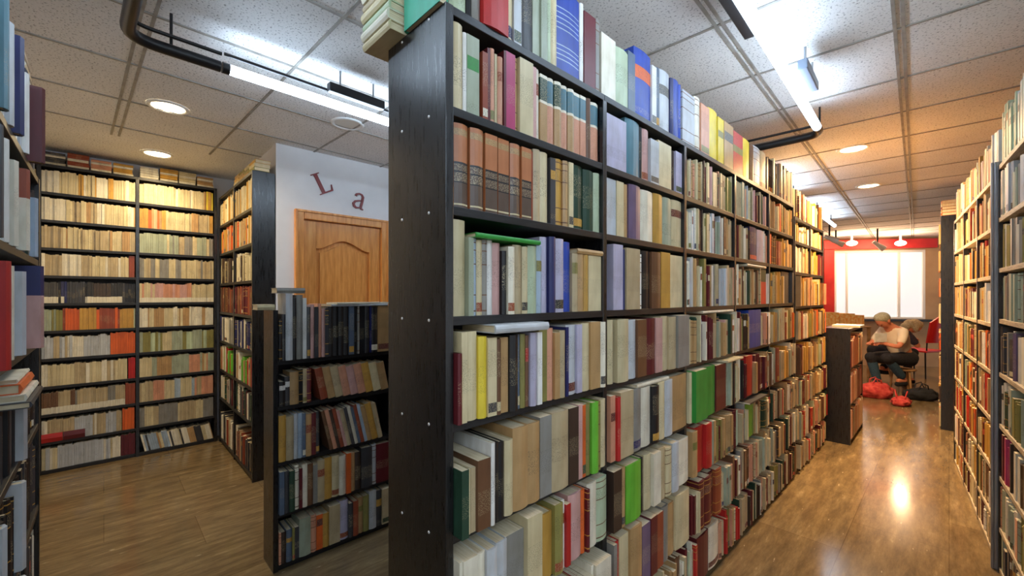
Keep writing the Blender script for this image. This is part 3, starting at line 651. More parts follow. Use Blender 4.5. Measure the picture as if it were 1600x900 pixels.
# ------------------------------------------------------------------ which books are built singly
def area(sp):
    pts = [sp['M'] @ Vector(q) for q in ((0, 0, 0), (sp['w'], 0, 0), (sp['w'], 0, sp['h']), (0, 0, sp['h']))]
    pr = [project(p) for p in pts]
    if any(p is None for p in pr): return 0
    def clip(poly, ax, lim, keep_less):
        out = []
        for i in range(len(poly)):
            p, q = poly[i], poly[(i+1) % len(poly)]; ip = (p[ax] <= lim) == keep_less; iq = (q[ax] <= lim) == keep_less
            if ip: out.append(p)
            if ip != iq:
                t = (lim-p[ax])/(q[ax]-p[ax]); out.append((p[0]+t*(q[0]-p[0]), p[1]+t*(q[1]-p[1])))
        return out
    poly = [(p[0], p[1]) for p in pr]
    hi = dict(low=606, wall=342, corner=394, near=70, corridor=1550).get(sp['case'], 1600); lo = dict(wall=62).get(sp['case'], 0)
    for ax, lim, ls in ((0, lo, False), (0, hi, True), (1, 0, False), (1, 900, True)):
        if len(poly) < 3: return 0
        poly = clip(poly, ax, lim, ls)
    return abs(sum(poly[i][0]*poly[(i+1) % len(poly)][1]-poly[(i+1) % len(poly)][0]*poly[i][1] for i in range(len(poly))))/2
for s in SPECS:
    s['area'] = area(s)+(200 if s['flat'] and s['case'] == 'roof' else 0)
ONE = {}
for kind, n in (('book', 315), ('paperback', 300)):
    best = sorted((s for s in SPECS if s['kind'] == kind and s['area'] > 1.0), key=lambda s: -s['area'])[:n]
    for s in best: ONE[s['order']] = True

# labels
ORD = 'first second third fourth fifth sixth seventh eighth ninth tenth eleventh twelfth thirteenth fourteenth fifteenth sixteenth seventeenth eighteenth nineteenth twentieth'.split()
def nth(k):
    if k < 20: return ORD[k]
    t = k+1; tens = {2: 'twenty', 3: 'thirty', 4: 'forty', 5: 'fifty', 6: 'sixty', 7: 'seventy', 8: 'eighty'}[t//10]
    return ({20: 'twentieth', 30: 'thirtieth', 40: 'fortieth', 50: 'fiftieth', 60: 'sixtieth', 70: 'seventieth', 80: 'eightieth'}[t] if t % 10 == 0 else tens+'-'+ORD[t % 10-1])
PLACE = dict(tall="tall bookcase's {} bay", end="lower end bookcase's {} bay", low='low bookcase', wall="paperback wall's {} bay", corner="corner bookcase's {} bay", near='case at left edge',
             corridor="corridor bookcase's {} bay", corridor_near="right-edge bookcase's {} bay", dark='farthest dark bookcase', roof="tall bookcase's front roof corner")
BAYN = dict(tall=['near', 'second', 'third', 'fourth', 'fifth'], end=['near', 'far'], wall=['hidden', 'left', 'right'], corner=['inner', 'outer'], corridor=['far', 'middle', 'near'], corridor_near=['near-post', 'outer'])
def place(s):
    p = PLACE[s['case']]; return p.format(BAYN[s['case']][s['bay']]) if '{}' in p else p
def shelf(s):
    if s['case'] == 'roof': return None
    base = s['row']
    if base == 0: return 'topmost row'
    return nth(base)+' shelf down'
def desc(s, small=False):
    cn = s['col'].replace('_', ' ')
    if s['style'] == 'set': cn = 'brown and russet'
    if s['style'] == 'top': cn = 'teal-topped tan'
    if s['style'] == 'half' and s['col2']: cn = s['col2'].replace('_', ' ')+'-topped '+cn
    if s['style'] in ('multi',): cn = 'patterned '+cn
    size = 'thick ' if s['w'] > 0.042 else 'thin ' if s['w'] < 0.013 and s['kind'] == 'book' else ''
    noun = 'paperback' if s['kind'] == 'paperback' else 'book' if s['style'] != 'set' else 'bound volume'
    return (size+cn+' '+noun+(' lying flat' if s['flat'] else '')).strip()
rows = {}
for s in SPECS: rows.setdefault((s['case'], s['bay'], s['row'], s['flat']), []).append(s)
seen = set()
for key, ss in rows.items():
    flat = key[3]
    ss.sort(key=lambda s: (s['order'] if flat else s['x'])); n = len(ss)
    ds = [desc(s) for s in ss]
    for i, s in enumerate(ss):
        where = ((shelf(s)+', ') if shelf(s) else '')+place(s)
        cands = []
        if ds.count(ds[i]) == 1: cands.append(f'{ds[i]}, only one like it, {where}')
        if not flat and 0 < i < n-1:
            pr = (ss[i-1]['col'], ss[i+1]['col'])
            if sum(1 for j in range(1, n-1) if ds[j] == ds[i] and (ss[j-1]['col'], ss[j+1]['col']) == pr) == 1 and pr[0] != s['col'] and pr[1] != s['col']:
                a, b = (q.replace('_', ' ') for q in pr)
                cands.append(f'{ds[i]} between {a} and {b}, {where}' if a != b else f'{ds[i]} between two {a} ones, {where}')
        if flat: cands.append(f'{ds[i]}, {nth(i)} up among those lying there, {where}')
        else: cands.append(f'{ds[i]}, {nth(i)} from left, {where}')
        for c in cands:
            if c not in seen and len(c.replace('-', ' ').split()) <= 17: break
        seen.add(c); s['label'] = c
GROUP = dict(tall='books in the tall bookcase', end='books in the lower end bookcase', low='books in the low bookcase', wall='paperbacks on the wall bookcase', corner='books in the corner bookcase', near='books in the case at the left edge',
             corridor='books in the corridor bookcase', corridor_near='books in the case at the right edge', dark='books in the farthest dark bookcase', roof='books on the roof of the tall bookcase')
REST = {'book': (MB(), MB()), 'paperback': (MB(), MB())}
for s in SPECS:
    small = s['kind'] == 'paperback'
    if s['order'] in ONE:
        cov, pg, lb = book_shapes(s, not small)
        if small:
            if lb: cov.add(lb.v, lb.f, lb.c)
            cov.add(pg.v, pg.f, pg.c, 1)
            o = cov.build('paperback', ['book_cover', 'page_paper'], None, s['M'], True); tag(o, s['label'], 'paperback', GROUP[s['case']])
        else:
            r = thing('book', s['M'], s['label'], 'book', GROUP[s['case']])
            cov.build('cover', 'book_cover', r, None, True); pg.build('page_block', 'page_paper', r)
            if lb: lb.build('title_label', 'book_cover', r, None, True)
    else:
        cov, pg, lb = book_shapes(s, False); a = REST[s['kind']][0]
        for src, mi in ((cov, 0), (lb, 0), (pg, 1)):
            if src: a.add([s['M'] @ Vector(v) for v in src.v], src.f, src.c, mi)
for kind, lab in (('book', 'remaining books packed along the farther bays and corridor shelves'), ('paperback', 'remaining pocket paperbacks packed on the rear wall shelves')):
    a = REST[kind][0]
    if a.v:
        o = a.build('small_'+kind, ['book_cover', 'page_paper'], None, None, True); tag(o, lab, kind); o['kind'] = 'stuff'

# ------------------------------------------------------------------ room shell
BETA = math.radians(43.76)
def uv(u, v):
    lat = u*math.sin(BETA)+v*math.cos(BETA); d = u*math.cos(BETA)-v*math.sin(BETA); return ld(lat, d)
mb = MB(); mb.box(-8, 6, -3, 17, -0.1, 0.0); struct(mb.build('floor', 'floor_tile'))
mb = MB(); mb.box(-8, 6, -1.6, 17, CEIL, CEIL+0.1); struct(mb.build('ceiling', 'ceiling_tile'))
mb = MB()
def bar(p, q, w, h):
    p, q = Vector((*p, 0)), Vector((*q, 0)); d = (q-p); L = d.length; a = math.atan2(d.y, d.x)
    mb.box(0, L, -w/2, w/2, CEIL-h, CEIL-0.0002, T=frame(p.x, p.y, a))
for k in range(-7, 4):
    v = -0.06-0.612*(k-1)*-1 if False else -0.06+0.612*k
    wide = 0.034 if k in (0,) else 0.016
    for off in ((-0.015, 0.015) if k in (0, -1) else (0,)):
        bar(uv(-1.0, v+off), uv(14.5, v+off), 0.014 if k in (0, -1) else 0.014, 0.006)
for k in range(-1, 24):
    u = 0.24+0.625*k
    for off in ((-0.02, 0.025) if k == 0 else (0,)):
        bar(uv(u+off, -4.6), uv(u+off, 2.2), 0.014, 0.0055)
struct(mb.build('trim_1', 'ceiling_bar'))
# door wall with its opening
WX = -3.91
def wally(px): return WX/ratio(px)
DY0, DY1, DTOP = wally(459)+0.075, wally(605)-0.065, 2.185
mb = MB()
mb.box(WX-0.12, WX, 1.035, DY0, 0, CEIL); mb.box(WX-0.12, WX, DY1, 13.0, 0, CEIL); mb.box(WX-0.12, WX, DY0, DY1, DTOP, CEIL)
struct(mb.build('wall_left', 'white_wall'))
mb = MB(); mb.box(-5.62, -5.505, -2.0, 1.16, 0, CEIL); struct(mb.build('wall_rear', 'white_wall'))
mb = MB(); mb.box(-5.62, WX-0.121, 1.04, 1.16, 0, CEIL); struct(mb.build('wall_corner', 'white_wall'))
mb = MB(); mb.box(-5.62, -0.95, -0.66, -0.53, 0, CEIL); struct(mb.build('wall_near', 'white_wall'))
T = frame(*rc(-2.6), AC+PI)
mb = MB(); mb.box(2.0, 9.9, -0.5, -0.36, 0, CEIL, T=T); struct(mb.build('wall_right', 'warm_wall'))
# oak door
TD = frame(WX, DY0, PI/2)            # local x along the wall, y into the wall
dw = DY1-DY0
d = bpy.data.objects.new('door_1', None); C.objects.link(d); d.matrix_world = TD; struct(d)
d['label'] = 'oak door with an arched panel'; d['category'] = 'door'
mb = MB()
for x0, x1, z0, z1 in ((-0.072, 0.004, 0, DTOP+0.075), (dw-0.004, dw+0.072, 0, DTOP+0.075), (0.004, dw-0.004, DTOP-0.004, DTOP+0.075)):
    mb.bbox(x0, x1, -0.022, 0.02, z0, z1, 0.006)
for x0, x1, z0, z1 in ((-0.072, -0.05, 0, DTOP+0.075), (dw+0.05, dw+0.072, 0, DTOP+0.075), (-0.05, dw+0.05, DTOP+0.055, DTOP+0.075)):
    mb.bbox(x0, x1, -0.032, -0.022, z0, z1, 0.004)
mb.build('casing', 'oak_door', d)
mb = MB(); mb.bbox(0.006, dw-0.006, 0.042, 0.07, 0.005, DTOP-0.006, 0.003); leaf = mb.build('leaf', 'oak_door', d)
st = 0.115; ztop = DTOP-0.12
mb = MB()
mb.bbox(0.006, st, 0.014, 0.042, 0.005, DTOP-0.006, 0.003); mb.bbox(dw-st, dw-0.006, 0.014, 0.042, 0.005, DTOP-0.006, 0.003)
mb.bbox(st, dw-st, 0.014, 0.042, 0.005, 0.2, 0.003); mb.bbox(st, dw-st, 0.014, 0.042, 0.95, 1.1, 0.003)
def arch(k, n=20):
    a = k/n; s = 0.5-0.5*math.cos(2*PI*a); return st+(dw-2*st)*a, ztop-0.13+0.085*s
mb.prism([(st, DTOP-0.006)]+[arch(k) for k in range(21)]+[(dw-st, DTOP-0.006)], 0.014, 0.042)
mb.build('leaf_frame', 'oak_door', d)
mb = MB(); pts = []
for k in range(21):
    x, z = arch(k); pts.append((st+0.035+(x-st)*(dw-2*st-0.07)/(dw-2*st), z-0.035))
mb.prism([(st+0.035, 1.135)]+[(dw-st-0.035, 1.135)]+list(reversed(pts)), 0.026, 0.042); mb.build('arched_panel', 'oak_door', d)
mb = MB(); mb.bbox(st+0.035, dw-st-0.035, 0.026, 0.042, 0.235, 0.915, 0.004); mb.build('lower_panel', 'oak_door', d)
mb = MB(); mb.tube([(dw-0.06, 0.018, 1.02), (dw-0.06, -0.03, 1.02), (dw-0.16, -0.035, 1.02)], 0.009, 10); mb.build('handle', 'grey_metal', d)
# the two letters on the wall
def stroke(mb, pts, ws, T):
    L, Rr = [], []
    for i, p in enumerate(pts):
        a = Vector(pts[max(0, i-1)]); b = Vector(pts[min(len(pts)-1, i+1)]); t = (b-a).normalized(); n = Vector((-t.y, t.x))
        L.append(Vector(p)+n*ws[i]/2); Rr.append(Vector(p)-n*ws[i]/2)
    for i in range(len(pts)-1):
        q = [Rr[i], Rr[i+1], L[i+1], L[i]]; mb.prism([(v.x, v.y) for v in q], 0, 0.012, T)
def letter(name, px, py, rot, draw, label, sc):
    y = wally(px); dd = -SA*WX+CA*y; z = zof(py, dd)
    T = frame(WX+0.0135, y, PI/2) @ Matrix.Translation((0, 0, z)) @ Matrix.Rotation(-rot, 4, 'Y') @ Matrix.Diagonal((sc, 1, sc, 1))
    mb = MB(); draw(mb, Matrix()); o = mb.build(name, 'letter_red', None, T); tag(o, label, 'letter', 'red letters above the door')
def dL(mb, T):
    mb.prism([(-0.36, -0.5), (0.34, -0.5), (0.4, -0.2), (0.36, -0.2), (0.27, -0.43), (-0.06, -0.43), (-0.06, 0.45), (0.06, 0.46), (0.06, 0.5), (-0.36, 0.5), (-0.36, 0.46), (-0.22, 0.45), (-0.22, -0.45), (-0.36, -0.46)], 0, 0.012, T)
def dA(mb, T):
    stroke(mb, [(-0.3, 0.26), (-0.28, 0.38), (-0.12, 0.48), (0.06, 0.46), (0.16, 0.34), (0.17, 0.1), (0.17, -0.3), (0.22, -0.42), (0.36, -0.44)], [0.16, 0.13, 0.09, 0.11, 0.15, 0.15, 0.15, 0.11, 0.05], T)
    stroke(mb, [(0.16, 0.1), (-0.05, 0.03), (-0.25, -0.08), (-0.33, -0.24), (-0.26, -0.4), (-0.1, -0.46), (0.06, -0.4), (0.16, -0.28)], [0.06, 0.09, 0.12, 0.16, 0.15, 0.1, 0.07, 0.05], T)
letter('wall_letter', 503, 286, math.radians(27), dL, 'red capital letter L tilted above the oak door', 0.185)
letter('wall_letter', 561, 315, math.radians(-14), dA, 'small red letter a above the oak door', 0.15)

# far wall with the shop window
W0 = Vector(ld((1268-CX)/F*9.45, 9.45)); W1 = Vector(ld((1478-CX)/F*9.0, 9.0))
wa = math.atan2((W1-W0).y, (W1-W0).x); TW = frame(W0.x, W0.y, wa)
def wx(px):
    t = (px-CX)/F; dv = (W1-W0).normalized()
    lat0, d0 = CA*W0.x+SA*W0.y, -SA*W0.x+CA*W0.y; la, da = CA*dv.x+SA*dv.y, -SA*dv.x+CA*dv.y
    return (t*d0-lat0)/(la-t*da)
def fz(py): return zof(py, 9.2)
mb = MB(); a, b, z0, z1 = wx(1303), wx(1446), fz(498), fz(391)
mb.box(-3.2, a, 0, 0.15, 0, CEIL); mb.box(b, 3.4, 0, 0.15, 0, CEIL); mb.box(a, b, 0, 0.15, 0, z0); mb.box(a, b, 0, 0.15, z1, CEIL)
struct(mb.build('wall_far', 'warm_wall', None, TW))
w = bpy.data.objects.new('window_1', None); C.objects.link(w); w.matrix_world = TW; struct(w)
mb = MB()
for x0, x1, q0, q1 in ((a, a+0.05, z0, z1), (b-0.05, b, z0, z1), (a+.05, b-.05, z0, z0+0.04), (a+.05, b-.05, z1-0.05, z1), (wx(1403), wx(1407), z0+.04, z1-.05), (wx(1322), wx(1325), z0+.04, z1-.05)):
    mb.bbox(x0, x1, 0.0, 0.06, q0, q1, 0.004)
mb.build('window_frame', 'white_plastic', w)
mb = MB(); mb.box(a+0.05, b-0.05, 0.03, 0.036, z0+0.04, z1-0.05); mb.build('pane', 'window_glow', w)
mb = MB(); mb.bbox(a-0.1, b+0.12, -0.16, -0.002, z0-0.05, z0-0.004, 0.004); mb.build('window_sill', 'black_board', w)
mb = MB(); mb.bbox(wx(1282), wx(1457), -0.14, -0.002, fz(389), fz(375), 0.004); struct(mb.build('trim_2', 'red_paint', None, TW))
mb = MB(); mb.bbox(wx(1284), wx(1300), -0.1, -0.002, 0.7, fz(389)-0.002, 0.004); struct(mb.build('trim_3', 'red_paint', None, TW))

# ------------------------------------------------------------------ ceiling lights
HT = 1.115; ZT = EYE+HT
vL, vR, uN, uF = -2.19*HT, -0.425*HT, 0.145*HT, 3.2*HT
def p3(u, v, z=ZT): return (*uv(u, v), z)
def bend(a, c, b, r, n=6):
    a, c, b = Vector(a), Vector(c), Vector(b); da, db = (a-c).normalized(), (b-c).normalized(); out = []
    for k in range(n+1):
        t = k/n; out.append(c+da*r*(1-t)**2+db*r*t**2)
    return out
def conduit(label, path_a, corner, path_b, rod_off):
    t = thing('light_conduit', Matrix.Translation(corner), label, 'conduit', 'black conduits of the ceiling lights')
    inv = Matrix.Translation(-Vector(corner))
    mb = MB(); pts = [Vector(path_a)]+bend(path_a, corner, path_b, 0.11)+[Vector(path_b)]
    mb.tube([inv @ p for p in pts], 0.026, 14); mb.build('pipe', 'black_plastic', t)
    mb = MB(); o = Vector((0, 0, 0.05)); off = Vector((*rod_off, 0))
    pts2 = [Vector(path_a)+off]+bend(Vector(path_a)+off, Vector(corner)+off, Vector(path_b)+off, 0.09)+[Vector(path_b)+off]
    mb.tube([inv @ (p+o) for p in pts2], 0.009, 8); mb.build('cable', 'black_plastic', t)
    for e, f in ((0.5, path_b), (0.45, path_a)):
        m = inv @ (Vector(corner).lerp(Vector(f), e)); mb = MB(); mb.tube([m, m+Vector((0, 0, CEIL-ZT))], 0.006, 8); mb.build('hanger', 'dark_metal', t)
    return t
def dirv(u0, v0, u1, v1):
    a, b = Vector(uv(u0, v0)), Vector(uv(u1, v1)); return (b-a).normalized()
eu = dirv(0, 0, 1, 0); ev = dirv(0, 0, 0, 1)
uT = 0.4516*HT+0.006
conduit('black bent conduit feeding the light tube over the small aisle', p3(uT-0.008, vL), p3(uN, vL), p3(uN, -1.96), ev*0.03)
XN0, XN1 = uv(uN, -1.955), uv(uN, vR-0.05)
conduit('black bent conduit at the far end of the tube over the bright corridor', p3(uF-0.132, vR), p3(uF, vR), p3(uF, vL+0.4), -eu*0.05)
def tube_light(label, u0, v0, u1, v1, boxes, z=ZT, rail=1):
    a, b = Vector(p3(u0, v0, z)), Vector(p3(u1, v1, z)); t = thing('tube_light', Matrix.Translation(a), label, 'ceiling light', 'tube lights under the ceiling')
    L = (b-a).length; dd = (b-a).normalized(); n = Vector((-dd.y, dd.x, 0))
    mb = MB(); mb.tube([dd*0.03, dd*(L-0.03)], 0.024, 16); mb.build('tube', 'tube_glow', t)
    for e in (0, L-0.03):
        mb = MB(); mb.tube([dd*e, dd*(e+0.03)], 0.0265, 14); mb.build('end_cap', 'black_plastic', t)
    if rail:
        mb = MB(); o = n*(0.04*rail)+Vector((0, 0, 0.05)); mb.tube([o, o+dd*L], 0.008, 8); mb.build('cable', 'black_plastic', t)
    for s0, s1, side, mat in boxes:
        mb = MB(); ang = math.atan2(dd.y, dd.x); q = n*side
        mb.bbox(s0, s1, side-0.022, side+0.022, 0.03, 0.08, 0.005, T=Matrix.Rotation(ang, 4, 'Z')); bx = mb.build('ballast_box', mat, t)
        for e in (0.2, 0.8):
            mb = MB(); m = dd*(s0+(s1-s0)*e)+n*side; mb.tube([m+Vector((0, 0, 0.08)), m+Vector((0, 0, CEIL-z))], 0.006, 8); mb.build('bracket', 'grey_metal', bx)
    return t
def uOn(px, py, v):     # u of the point on the ceiling-light line v under a pixel column
    t = (px-CX)/F; return v*(t*math.sin(BETA)+math.cos(BETA))/(t*math.cos(BETA)-math.sin(BETA)) if True else 0
uB0, uB1 = uOn(505, 0, vL), uOn(590, 0, vL)
tube_light('bright white tube light hanging over the small aisle', uT, vL, uF-0.15, vL, [(uB0-uT, uB1-uT, -0.07, 'black_plastic')], rail=-1)
u0r = 0.9*HT
uC0, uC1 = uOn(1153, 0, vR), uOn(1196, 0, vR); uD0, uD1 = uOn(1232, 0, vR), uOn(1252, 0, vR)
tube_light('bright white tube light hanging over the corridor', u0r, vR, uF-0.14, vR, [(max(0.02, uC0-u0r), uC1-u0r, 0.06, 'black_plastic'), (uD0-u0r, uD1-u0r, -0.06, 'bluegrey_plastic')])
def plainlight(x0, y0, x1, y1, z, label):
    t = thing('tube_light', Matrix.Translation((x0, y0, z)), label, 'ceiling light', 'tube lights under the ceiling')
    v = Vector((x1-x0, y1-y0, 0)); L = v.length; dd = v.normalized()
    mb = MB(); mb.tube([dd*0.03, dd*(L-0.03)], 0.024, 14); mb.build('tube', 'tube_glow', t)
    for e in (0, L-0.03):
        mb = MB(); mb.tube([dd*e, dd*(e+0.03)], 0.0265, 14); mb.build('end_cap', 'black_plastic', t)
    for e in (0.2, 0.8):
        mb = MB(); mb.tube([dd*L*e+Vector((0, 0, 0.02)), dd*L*e+Vector((0, 0, CEIL-z))], 0.006, 8); mb.build('hanger', 'dark_metal', t)
plainlight(*XN0, *XN1, ZT, 'tube light crossing just above the top of the frame')
plainlight(-1.22, 4.7, -1.26, 6.0, 2.66, 'tube light hidden behind the books on the lower end bookcase')
plainlight(0.85, -1.3, 0.85, 1.5, 2.64, 'added fill tube over the corridor behind the photographer')  # unseen tube added as frontal fill for the tall bookcase
plainlight(2.3, -1.3, 2.3, 1.9, 2.64, 'added fill tube farthest aside of the photographer, outside the frame')  # second added tube, out of view, more fill on the bookcase fronts
plainlight(1.55, -1.3, 1.55, 1.7, 2.64, 'added fill tube between the two others behind the photographer')  # third added tube, out of view, makes up for the weaker world light
plainlight(-1.24, 6.6, -1.3, 8.6, 2.66, 'farthest tube light behind the end of the long bookcase')

def downlight(px, py, label, on=True, r=0.105, power=200.0, tint=(1.0, 0.64, 0.30)):
    dd = (CEIL-EYE)*F/(HY-py); x, y = pxd(px, dd)
    t = thing('downlight', Matrix.Translation((x, y, CEIL)), label, 'downlight', 'round recessed ceiling lamps')
    mb = MB(); mb.lathe([(r*0.86, -0.004), (r*0.95, -0.012), (r*1.08, -0.008), (r*1.12, -0.0005)], 32); mb.build('ring', 'white_plastic', t)
    mb = MB(); mb.lathe([(0.0005, -0.006), (r*0.5, -0.0055), (r*0.87, -0.004)], 32); mb.build('lens', 'lamp_glow' if on else 'lamp_off', t)
    if on:
        L = bpy.data.lights.new('downlight_bulb', 'SPOT'); L.energy = power; L.color = tint; L.spot_size = math.radians(172); L.spot_blend = 0.9; L.shadow_soft_size = 0.09
        o = bpy.data.objects.new('downlight_bulb', L); C.objects.link(o); o.location = (x, y, CEIL-0.03)
WARM = 95.0
downlight(263, 167, 'lit round downlight nearest the light tube in the small aisle', power=40, tint=(1.0, 0.80, 0.52))
downlight(246, 240, 'lit round downlight just before the paperback wall', power=32, tint=(1.0, 0.76, 0.42))
downlight(543, 193, 'unlit round ceiling lamp above the white wall', False)
downlight(1333, 232, 'lit round downlight nearer along the corridor ceiling')
downlight(1357, 290, 'lit round downlight farther along the corridor ceiling')
for px, label in ((1331, 'small warm globe lamp left of the spotlight over the window'), (1407, 'small warm globe lamp right of the spotlight over the window')):
    x, y = pxd(px, 8.75); z = zof(380, 8.75)
    t = thing('globe_lamp', Matrix.Translation((x, y, z)), label, 'lamp', 'globe lamps before the red beam')
    mb = MB(); bm = bmesh.new(); bmesh.ops.create_uvsphere(bm, u_segments=20, v_segments=12, radius=0.075); mb.bm(bm, Matrix.Diagonal((1.25, 1.25, 0.7, 1)), 0, True); mb.build('globe', 'lamp_glow', t)
    mb = MB(); mb.tube([(0, 0, 0.05), (0, 0, CEIL-z)], 0.02, 10); mb.build('stem', 'white_plastic', t)
    L = bpy.data.lights.new('globe_bulb', 'POINT'); L.energy = 16; L.color = (1.0, 0.62, 0.34); L.shadow_soft_size = 0.08
    o = bpy.data.objects.new('globe_bulb', L); C.objects.link(o); q = Vector((*pxd(px, 8.5), z-0.12)); o.location = q
def spotlight(px, py, d, label, aim):
    x, y = pxd(px, d); z = zof(py, d); t = thing('spotlight', Matrix.Translation((x, y, z)), label, 'spotlight', 'white track spotlights')
    mb = MB(); A = Vector(aim).normalized()*0.14; mb.tube([-A*0.6, A*0.2, A*0.6, A], [0.03, 0.04, 0.05, 0.055], 14); mb.build('lamp_head', 'white_plastic', t)
    mb = MB(); mb.tube([(0, 0, 0.02), (0, 0, CEIL-z)], 0.014, 8); mb.build('stem', 'dark_metal', t)
spotlight(1371, 382, 8.0, 'white spotlight on a black stem over the window', (0.7, 0.3, -0.7))
spotlight(1296, 372, 7.6, 'white spotlight near the red curtain, upper of two', (0.9, 0.2, -0.5))
spotlight(1306, 378, 8.2, 'white spotlight near the red curtain, lower of two', (0.9, 0.2, -0.5))

# ------------------------------------------------------------------ short display case and what stands far back
TS = frame(-0.694, 5.425, PI/2)
r = thing('display_case', TS, 'short black display case at the end of the long bookcase', 'display case')
for nm, bx in (('end_panel', (0, 0.025, 0, 0.235, 0, 1.18)), ('end_panel', (0.86, 0.885, 0, 0.235, 0, 1.18)), ('top', (0.0255, 0.8595, 0.0, 0.235, 1.15, 1.178)), ('shelf', (0.0255, 0.8595, 0, 0.22, 0.76, 0.78)), ('shelf', (0.0255, 0.8595, 0, 0.22, 0.40, 0.42)), ('shelf', (0.0255, 0.8595, 0, 0.22, 0.04, 0.06)), ('back_panel', (0.0255, 0.8595, 0.222, 0.232, 0.0, 1.149))):
    mb = MB(); mb.bbox(*bx, 0.0015); mb.build(nm, 'black_wood', r)
n0 = len(SPECS)
R = random.Random(77)
for row, z in enumerate((0.78, 0.42, 0.06)):
    x = 0.03; k = 0
    while x < 0.81:
        th = R.uniform(0.02, 0.04); col = R.choice(['salmon', 'pink', 'maroon', 'ivory', 'russet', 'charcoal'])
        sp = dict(w=th-0.001, h=R.uniform(0.26, 0.32), dp=0.17, col=col, style='plain', seed=R.randrange(9999), soft=True, col2=None)
        cov, pg, lb = book_shapes(sp, False); cov.add(pg.v, pg.f, pg.c, 1)
        o = cov.build('magazine', ['book_cover', 'page_paper'], None, TS @ Matrix.Translation((x, -0.004, z+0.0003)), True)
        tag(o, f'{col} magazine, {nth(k)} along the {("upper", "middle", "lower")[row]} shelf of the short display case', 'magazine', 'magazines in the short display case'); x += th; k += 1
sp = dict(w=0.02, h=0.3, dp=0.24, col='silver', style='bare', seed=4, soft=True, col2=None)
cov, pg, lb = book_shapes(sp); cov.add(pg.v, pg.f, pg.c, 1)
o = cov.build('magazine', ['book_cover', 'page_paper'], None, TS @ Matrix.Translation((0.56, -0.05, 1.1785)) @ Matrix.Rotation(-PI/2, 4, 'Y'), True)
tag(o, 'silver magazine lying on top of the short display case', 'magazine')

def skin(name, verts, edges, mat, parent, T=None, sub=2):
    me = bpy.data.meshes.new(name); me.from_pydata([v[:3] for v in verts], edges, [])
    o = bpy.data.objects.new(name, me); C.objects.link(o); o.parent = parent
    md = o.modifiers.new('grow', 'SKIN'); md.use_smooth_shade = True
    for i, v in enumerate(verts):
        rr = v[3]; me.skin_vertices[0].data[i].radius = rr if isinstance(rr, tuple) else (rr, rr)
    me.skin_vertices[0].data[0].use_root = True
    sd = o.modifiers.new('smooth', 'SUBSURF'); sd.levels = sub; sd.render_levels = sub
    me.materials.append(M[mat]); return o
def chain(verts, edges, start, pts):
    prev = start
    for p in pts:
        verts.append(p); edges.append((prev, len(verts)-1)); prev = len(verts)-1
    return prev
def blob(name, mat, parent, loc, sc, rot=(0, 0, 0)):
    mb = MB(); bm = bmesh.new(); bmesh.ops.create_uvsphere(bm, u_segments=18, v_segments=12, radius=1)
    from mathutils import Euler
    mb.bm(bm, Matrix.Translation(loc) @ Euler(rot).to_matrix().to_4x4() @ Matrix.Diagonal((*sc, 1)), 0, True); return mb.build(name, mat, parent)
def fused(name, mat, parent, tubes, balls, vox=0.014):
    mb = MB()
    for pts, rs in tubes: mb.tube(pts, rs, 16)
    for loc, sc in balls:
        bm = bmesh.new(); bmesh.ops.create_uvsphere(bm, u_segments=20, v_segments=14, radius=1); mb.bm(bm, Matrix.Translation(loc) @ Matrix.Diagonal((*sc, 1)), 0, True)
    o = mb.build(name, mat, parent)
    r = o.modifiers.new('fuse', 'REMESH'); r.mode = 'VOXEL'; r.voxel_size = vox; r.use_smooth_shade = True
    q = o.modifiers.new('soften', 'SMOOTH'); q.factor = 0.5; q.iterations = 6
    return o
